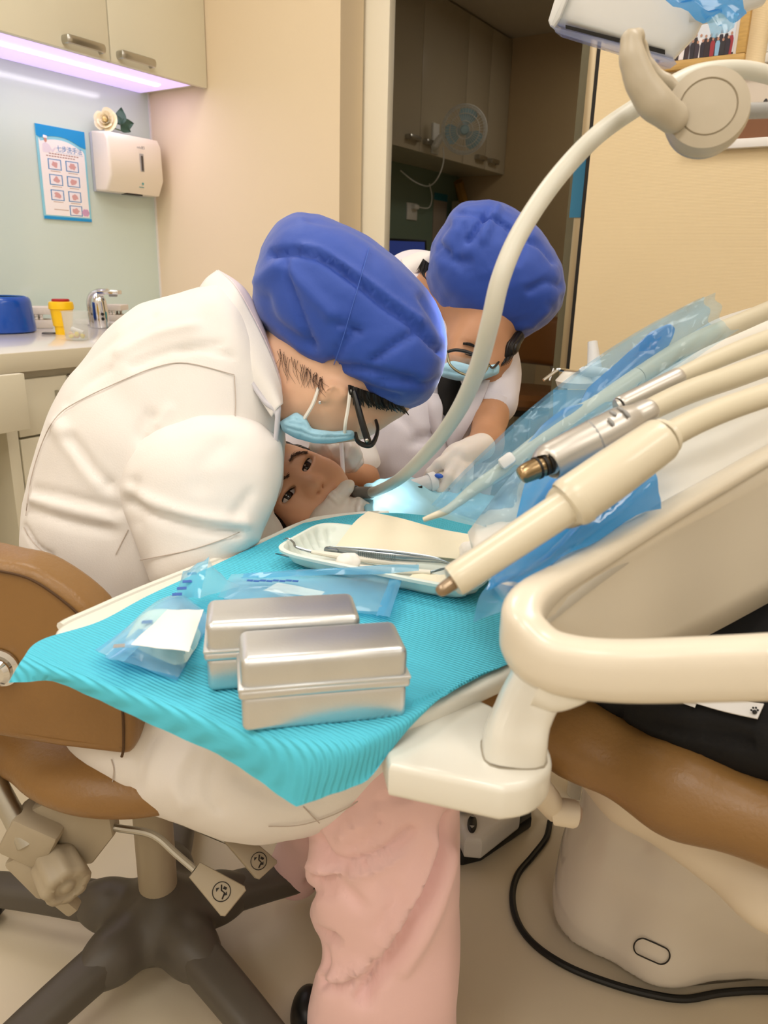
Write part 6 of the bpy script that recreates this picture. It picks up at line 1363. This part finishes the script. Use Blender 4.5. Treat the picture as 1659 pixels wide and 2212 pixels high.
# right hand with the mouth mirror
S = Sculpt(.0034)
chainp(S, [(694, 962, 1.29, 26), (708, 968, 1.275, 24), (722, 975, 1.26, 24)], .012); ellp(S, 745, 975, 1.265, 26, 30, .018, 20, .012)
for pts in ([(708, 962, 1.255, 15), (724, 974, 1.245, 15), (734, 988, 1.245, 12), (738, 998, 1.25, 9)], [(752, 958, 1.25, 14), (762, 972, 1.24, 13), (752, 992, 1.238, 12), (742, 1004, 1.245, 10)], [(764, 965, 1.255, 13), (772, 984, 1.245, 12), (760, 1004, 1.243, 11), (748, 1014, 1.25, 9)], [(770, 978, 1.27, 12), (776, 996, 1.262, 11), (764, 1012, 1.26, 10)], [(760, 992, 1.28, 11), (764, 1008, 1.275, 10), (754, 1016, 1.272, 8)]): chainp(S, pts, .0035)
V, F = S.build(False); V = folds(V, F, [([(700, 958), (712, 980)], 3, -.002), ([(708, 955), (722, 982)], 3, -.002), ([(716, 958), (728, 980)], 3, -.0015)])
put('glove', (c2w(V), F), M_glove, ast, 'cream latex glove', sharp=0)
mr = thing('mouth_mirror', 'white mouth mirror handle held upright between gloved fingers', 'mouth mirror', D(741, 1020, 1.23))
put('handle', tube([D(736, 945, 1.235), D(739, 985, 1.228), D(742, 1035, 1.205)], [.0034, .0036, .0034], 10), mat('mirror_white', '#f0eef0', .35), mr)
put('mirror_head', lathe([(0, 0), (.006, 0), (.007, .001), (.006, .002), (0, .002)], D(743, 1040, 1.20), -np.array(_f), 16), M_chrome, mr)
sh = thing('saliva_ejector', 'white suction valve with a small black lever held by a gloved hand', 'saliva ejector', D(905, 1050, 1.25))
put('barrel', rsweep([(868, 1058, 1.245), (871, 1057, 1.245), (905, 1050, 1.25), (936, 1042, 1.255), (941, 1041, 1.256)], [14, 18, 18, 20, 17], 24), mat('valve_white', '#dcdcdc', .35), sh)
put('collar', rsweep([(926, 1044, 1.253), (940, 1041, 1.256)], [22, 23], 24), mat('valve_white2', '#e6e6e6', .35), sh)
put('rear_stem', rsweep([(938, 1040, 1.256), (960, 1030, 1.262), (985, 1020, 1.275)], [15, 14, 13], 16), M_hose, sh)
put('lever', join(rsweep([(888, 1057, 1.225), (893, 1056, 1.225)], [6, 6], 12), rsweep([(890, 1056, 1.228), (912, 1051, 1.230)], [2.5, 2.5], 8)), M_black, sh)
put('blue_button', ball(D(948, 1028, 1.24), (.008, .005, .004), None, 12, 8), mat('button_blue', '#2f62c8', .35), sh)
put('front_bore', rsweep([(866, 1059, 1.2445), (868, 1058, 1.245)], [9, 9], 16), M_grey, sh)
put('suction_tip', rsweep([(866, 1058, 1.245), (835, 1062, 1.23), (800, 1050, 1.20)], [3.5, 3.2, 3.0], 8), M_clear, sh)

# ------------------------------------------------------------------ child
ch = thing('person', 'person in black clothes and a pale blue bib lying on the dental chair', 'person', (-.4, .95, .55))
hy_ = np.array([-.87, .49, 0.]); hy_ /= np.linalg.norm(hy_); z0_ = np.array([0, 0, -1.]); x0_ = np.cross(hy_, z0_)
ya = R(20); hz_ = z0_*math.cos(ya)-x0_*math.sin(ya); hx_ = np.cross(hy_, hz_); MH = np.stack([hx_, hy_, hz_], 1); sH = .100
cH = C3(643, 1037, 1.165)-MH@np.array([0, 0.0, .66])*sH
def HL(x, y, z): return cH+MH@np.array([x, y, z])*sH
S = Sculpt(.0026)
def hel(c, r, k=.02, mode='add', M2=None): S.ell(HL(*c), np.array(r)*sH, MH if M2 is None else MH@M2, k, mode)
def hseg(a, b, ra, rb, k=.012, mode='add'): S.seg(HL(*a), HL(*b), ra*sH, rb*sH, k, None, mode)
hel((0, .30, -.12), (.70, .74, .80)); hel((0, -.15, .12), (.61, .74, .60), .03); hel((0, -.58, .28), (.42, .38, .38), .03); hseg((0, -.84, .46), (0, -.86, .48), .17, .17, .02)
for s8 in (-1, 1):
    hel((s8*.33, -.30, .42), (.27, .27, .24), .03); hel((s8*.28, .0, .56), (.22, .13, .13), .02)
    hel((s8*.30, .17, .58), (.20, .06, .08), .015)
hseg((0, .06, .64), (0, -.20, .76), .075, .095, .02); hel((0, -.285, .80), (.115, .10, .115), .012)
for s8 in (-1, 1): hel((s8*.115, -.31, .71), (.075, .07, .09), .008)
for s8 in (-1, 1): hel((s8*.062, -.375, .775), (.036, .030, .05), .003, 'sub')
hseg((-.17, -.53, .63), (.17, -.53, .63), .05, .05, .012); hseg((-.14, -.62, .62), (.14, -.62, .62), .06, .06, .012)
hel((0, -.575, .70), (.17, .018, .05), .004, 'sub')
for s8 in (-1, 1):
    t_ = R(-7*s8); M2 = np.array([[math.cos(t_), -math.sin(t_), 0], [math.sin(t_), math.cos(t_), 0], [0, 0, 1.]]).T
    hel((s8*.285, -.005, .70), (.175, .056, .14), .003, 'sub', M2)
    hel((s8*.69, -.05, -.08), (.06, .20, .12), .01)
S.chain([(HL(0, -.7, -.1), .045), (HL(0, -1.25, -.25), .042), (C3(840, 1180, 1.25), .045)], .03)
S.chain([(W((-.52, .98, .60)), .05), (W((-.35, .98, .60)), .05), (W((-.05, .98, .62)), .06)], .04)
S.h = .0030
V, F = S.build(False); V = V+outward(V, F)*(.0003*wob(V, .02, 71, 2))[:, None]
put('body', (c2w(V), F), M_skinc, ch, sharp=0); hV = V
def cw(*a): return c2w(HL(*a))
MHw = np.stack([c2w(HL(*np.eye(3)[i]))-c2w(HL(0, 0, 0)) for i in range(3)], 1)/sH
M_scl = mat('sclera', '#d9d2cc', .15); M_iris = mat('iris', '#1d100a', .08, coat=.6)
for s8 in (-1, 1):
    ec = cw(s8*.285, -.005, .545); e_ = put('eyeball', ball(ec, np.array([.185, .115, .125])*sH, MHw, 20, 14), M_scl, ch)
    put('iris', ball(ec+MHw@np.array([.0*s8, .003, .092])*sH, np.array([.084, .084, .042])*sH, MHw, 18, 12), M_iris, e_)
    put('eye_glint', ball(ec+MHw@np.array([.02, .03, .128])*sH, np.array([.012, .012, .008])*sH, MHw, 8, 6), M_scl, e_)
    lash = [cw(s8*.285+dx, .048-.9*dx*dx*2.2+.12*s8*dx, .665-.25*abs(dx)*(1 if s8*dx > 0 else .3)) for dx in np.linspace(-.185, .185, 9)]
    put('eyelashes', tube(lash, [.0006, .0014, .0016, .0014, .0008], 6), M_hair, ch)
M_brow = mat('brow_hair', '#4a3020', .7)
for bi, br in enumerate(([(626, 996), (633, 985), (646, 979), (662, 977)], [(587, 1066), (596, 1049), (610, 1036), (622, 1028)])):
    L_ = spline(br, 12); g = np.random.default_rng(bi)
    strands = []
    for k in range(len(L_)-2):
        for m_ in range(3):
            a_ = L_[k]+g.normal(size=2)*np.array([1.6, 1.6]); d_ = (L_[min(k+3, len(L_)-1)]-L_[k]); d_ = d_/(np.linalg.norm(d_)+1e-6); nrm_ = np.array([d_[1], -d_[0]])*(1 if bi == 0 else 1)
            b_ = a_+d_*g.uniform(5, 8)+nrm_*g.uniform(-1.5, 2.5); strands.append(tube([c2w(onsurf(hV, a_[0], a_[1], .0006)), c2w(onsurf(hV, *((a_+b_)/2), .0010)), c2w(onsurf(hV, b_[0], b_[1], .0006))], [.0004, .0004, .0001], 4))
    put('eyebrow', join(*strands), M_brow, ch)
S = Sculpt(.005); S.ell(HL(0, .42, -.25), np.array([.76, .74, .78])*sH, MH, .02); S.ell(HL(0, .1, -.45), np.array([.74, .7, .6])*sH, MH, .03); S.plane(HL(0, .58, .42), MH@np.array([0, -.62, .78]), .01)
S.chain([(C3(556, 1095, 1.20), .035), (C3(572, 1140, 1.185), .034), (C3(590, 1172, 1.175), .028)], .02); S.seg(HL(-.62, .25, .12), HL(-.66, -.05, .10), .10*sH, .05*sH, .02); S.seg(HL(.62, .25, .12), HL(.66, -.05, .10), .10*sH, .05*sH, .02)
V, F = S.build(False); V = V+outward(V, F)*(.0025*wob(V, .03, 72, 2))[:, None]; put('hair', (c2w(V), F), M_hair, ch, 'short black hair', sharp=0)
# clothing
S = Sculpt(.009)
S.chain([(W((-.40, .98, .61)), .06), (W((-.22, .98, .645)), .10), (W((0, .98, .66)), .13), (W((.3, .94, .655)), .11), (W((.75, .93, .65)), .09)], .06, (WR[:, 1], 1.5))
S.ell(W((.15, .95, .625)), (.45, .245, .085), WR, .05); S.ell(W((-.10, .88, .615)), (.20, .155, .055), WR, .05); S.ell(W((.35, .95, .65)), (.35, .23, .10), WR, .05)
V, F = S.build(False); kf = [([(1340, 1530), (1330, 1580), (1320, 1640)], 6, -.008), ([(1360, 1540), (1480, 1580), (1620, 1600)], 8, -.008), ([(1240, 1540), (1300, 1560), (1330, 1600)], 10, -.006)]
V = folds(V, F, kf); V = V+outward(V, F)*(.004*wob(V, .12, 81, 3))[:, None]; kV = V
put('black_jacket', (c2w(V), F), mat('black_cloth', '#08080a', .85, bump=.2, bscale=300), ch, 'black jacket and trousers', sharp=0)
sg = [[(1500, 1500), (1560, 1508), (1600, 1514), (1650, 1520)], [(1480, 1512), (1540, 1530), (1590, 1542), (1636, 1552)]]
G0 = np.array([[c2w(onsurf(kV, x, y, .006)) for x, y in r_] for r_ in sg])
put('white_strap', sheet(np.array([spline(r_, 5) for r_ in G0]), .0015), mat('strap_white', '#e8e6e4', .5), ch, 'white strap with a small paw mark')
put('strap_loop', sheet(np.array([[c2w(onsurf(kV, x, y, .006)) for x, y in r_] for r_ in ([(1474, 1500), (1510, 1504)], [(1476, 1520), (1500, 1528)])]), .0015), MATS['strap_white'], ch)
qp = c2w(onsurf(kV, 1630, 1536, .009)); sc_ = dep(qp)/FPX
for dx, dy, r_ in ((0, 2, 5), (-7, -2, 2.4), (-3, -7, 2.4), (3, -7, 2.4), (7, -2, 2.4)): put('paw_mark', ball(qp+np.array(_r)*dx*sc_-np.array(_u)*dy*sc_, r_*sc_*np.array([1, 1, 1]), None, 8, 6), M_black, ch)
bg = [[(786, 1048, 1.22), (850, 1030, 1.24), (930, 1040, 1.27), (1030, 1062, 1.30), (1140, 1092, 1.32)], [(782, 1082, 1.17), (860, 1072, 1.18), (940, 1078, 1.20), (1030, 1092, 1.22), (1140, 1118, 1.24)], [(790, 1110, 1.12), (860, 1106, 1.12), (940, 1112, 1.13), (1030, 1128, 1.15), (1140, 1155, 1.15)], [(796, 1160, 1.10), (860, 1160, 1.10), (940, 1165, 1.11), (1030, 1180, 1.13), (1140, 1200, 1.13)]]
G0 = np.array([[D(*q) for q in r_] for r_ in bg]); G1 = np.array([spline(r_, 8) for r_ in G0]); G2 = np.stack([spline(G1[:, j], 8) for j in range(G1.shape[1])], 1)
for i in range(G2.shape[0]):
    for j in range(G2.shape[1]): G2[i, j, 2] += .004*math.sin(j*.6+i*.3)*math.sin(i*.4)+.0015*math.sin(j*1.7-i)
put('bib', sheet(G2, .001), mat('bib_paper', '#9fd3e4', .8, bump=.5, bscale=40, kind='wave', stretch=(.2, 1, .2)), ch, 'pale blue paper bib', sharp=0)

# ================================================================== dental unit post that carries lamp, hose holder and console
PO = np.array([.55, 1.60, 0.])
po_ = thing('dental_unit_post', 'white dental unit post with arms to the lamp, hose holder and console', 'post', PO)
put('post_base', lathe([(.0, 0), (.15, 0), (.15, .03), (.05, .06), (0, .06)], PO, (0, 0, 1), 32), M_white, po_)
put('column', rod(PO+np.array([0, 0, .04]), PO+np.array([0, 0, 2.0]), .03, .026, 20), M_white, po_)
put('lamp_arm', tube(spline([PO+np.array([0, 0, 1.97]), PO+np.array([-.3, -.15, 2.02]), D(1480, -230, 1.02), D(1400, -80, .95)], 8), .014, 14), M_white, po_)
put('holder_arm', tube(spline([PO+np.array([0, 0, 1.36]), D(2300, 250, .95), D(1800, 236, .66)], 8), [.012, .01, .0062], 12), M_grey, po_)
put('console_arm', tube(spline([PO+np.array([0, 0, .80]), PO+np.array([-.12, -.25, .84]), D(2080, 860, .82)+np.array([.02, .02, -.06])], 8), .024, 14), M_white, po_)
put('suction_box', rbox((.09, .09, .14), .012, 3, PO+np.array([0, 0, 1.18])), M_white, po_)
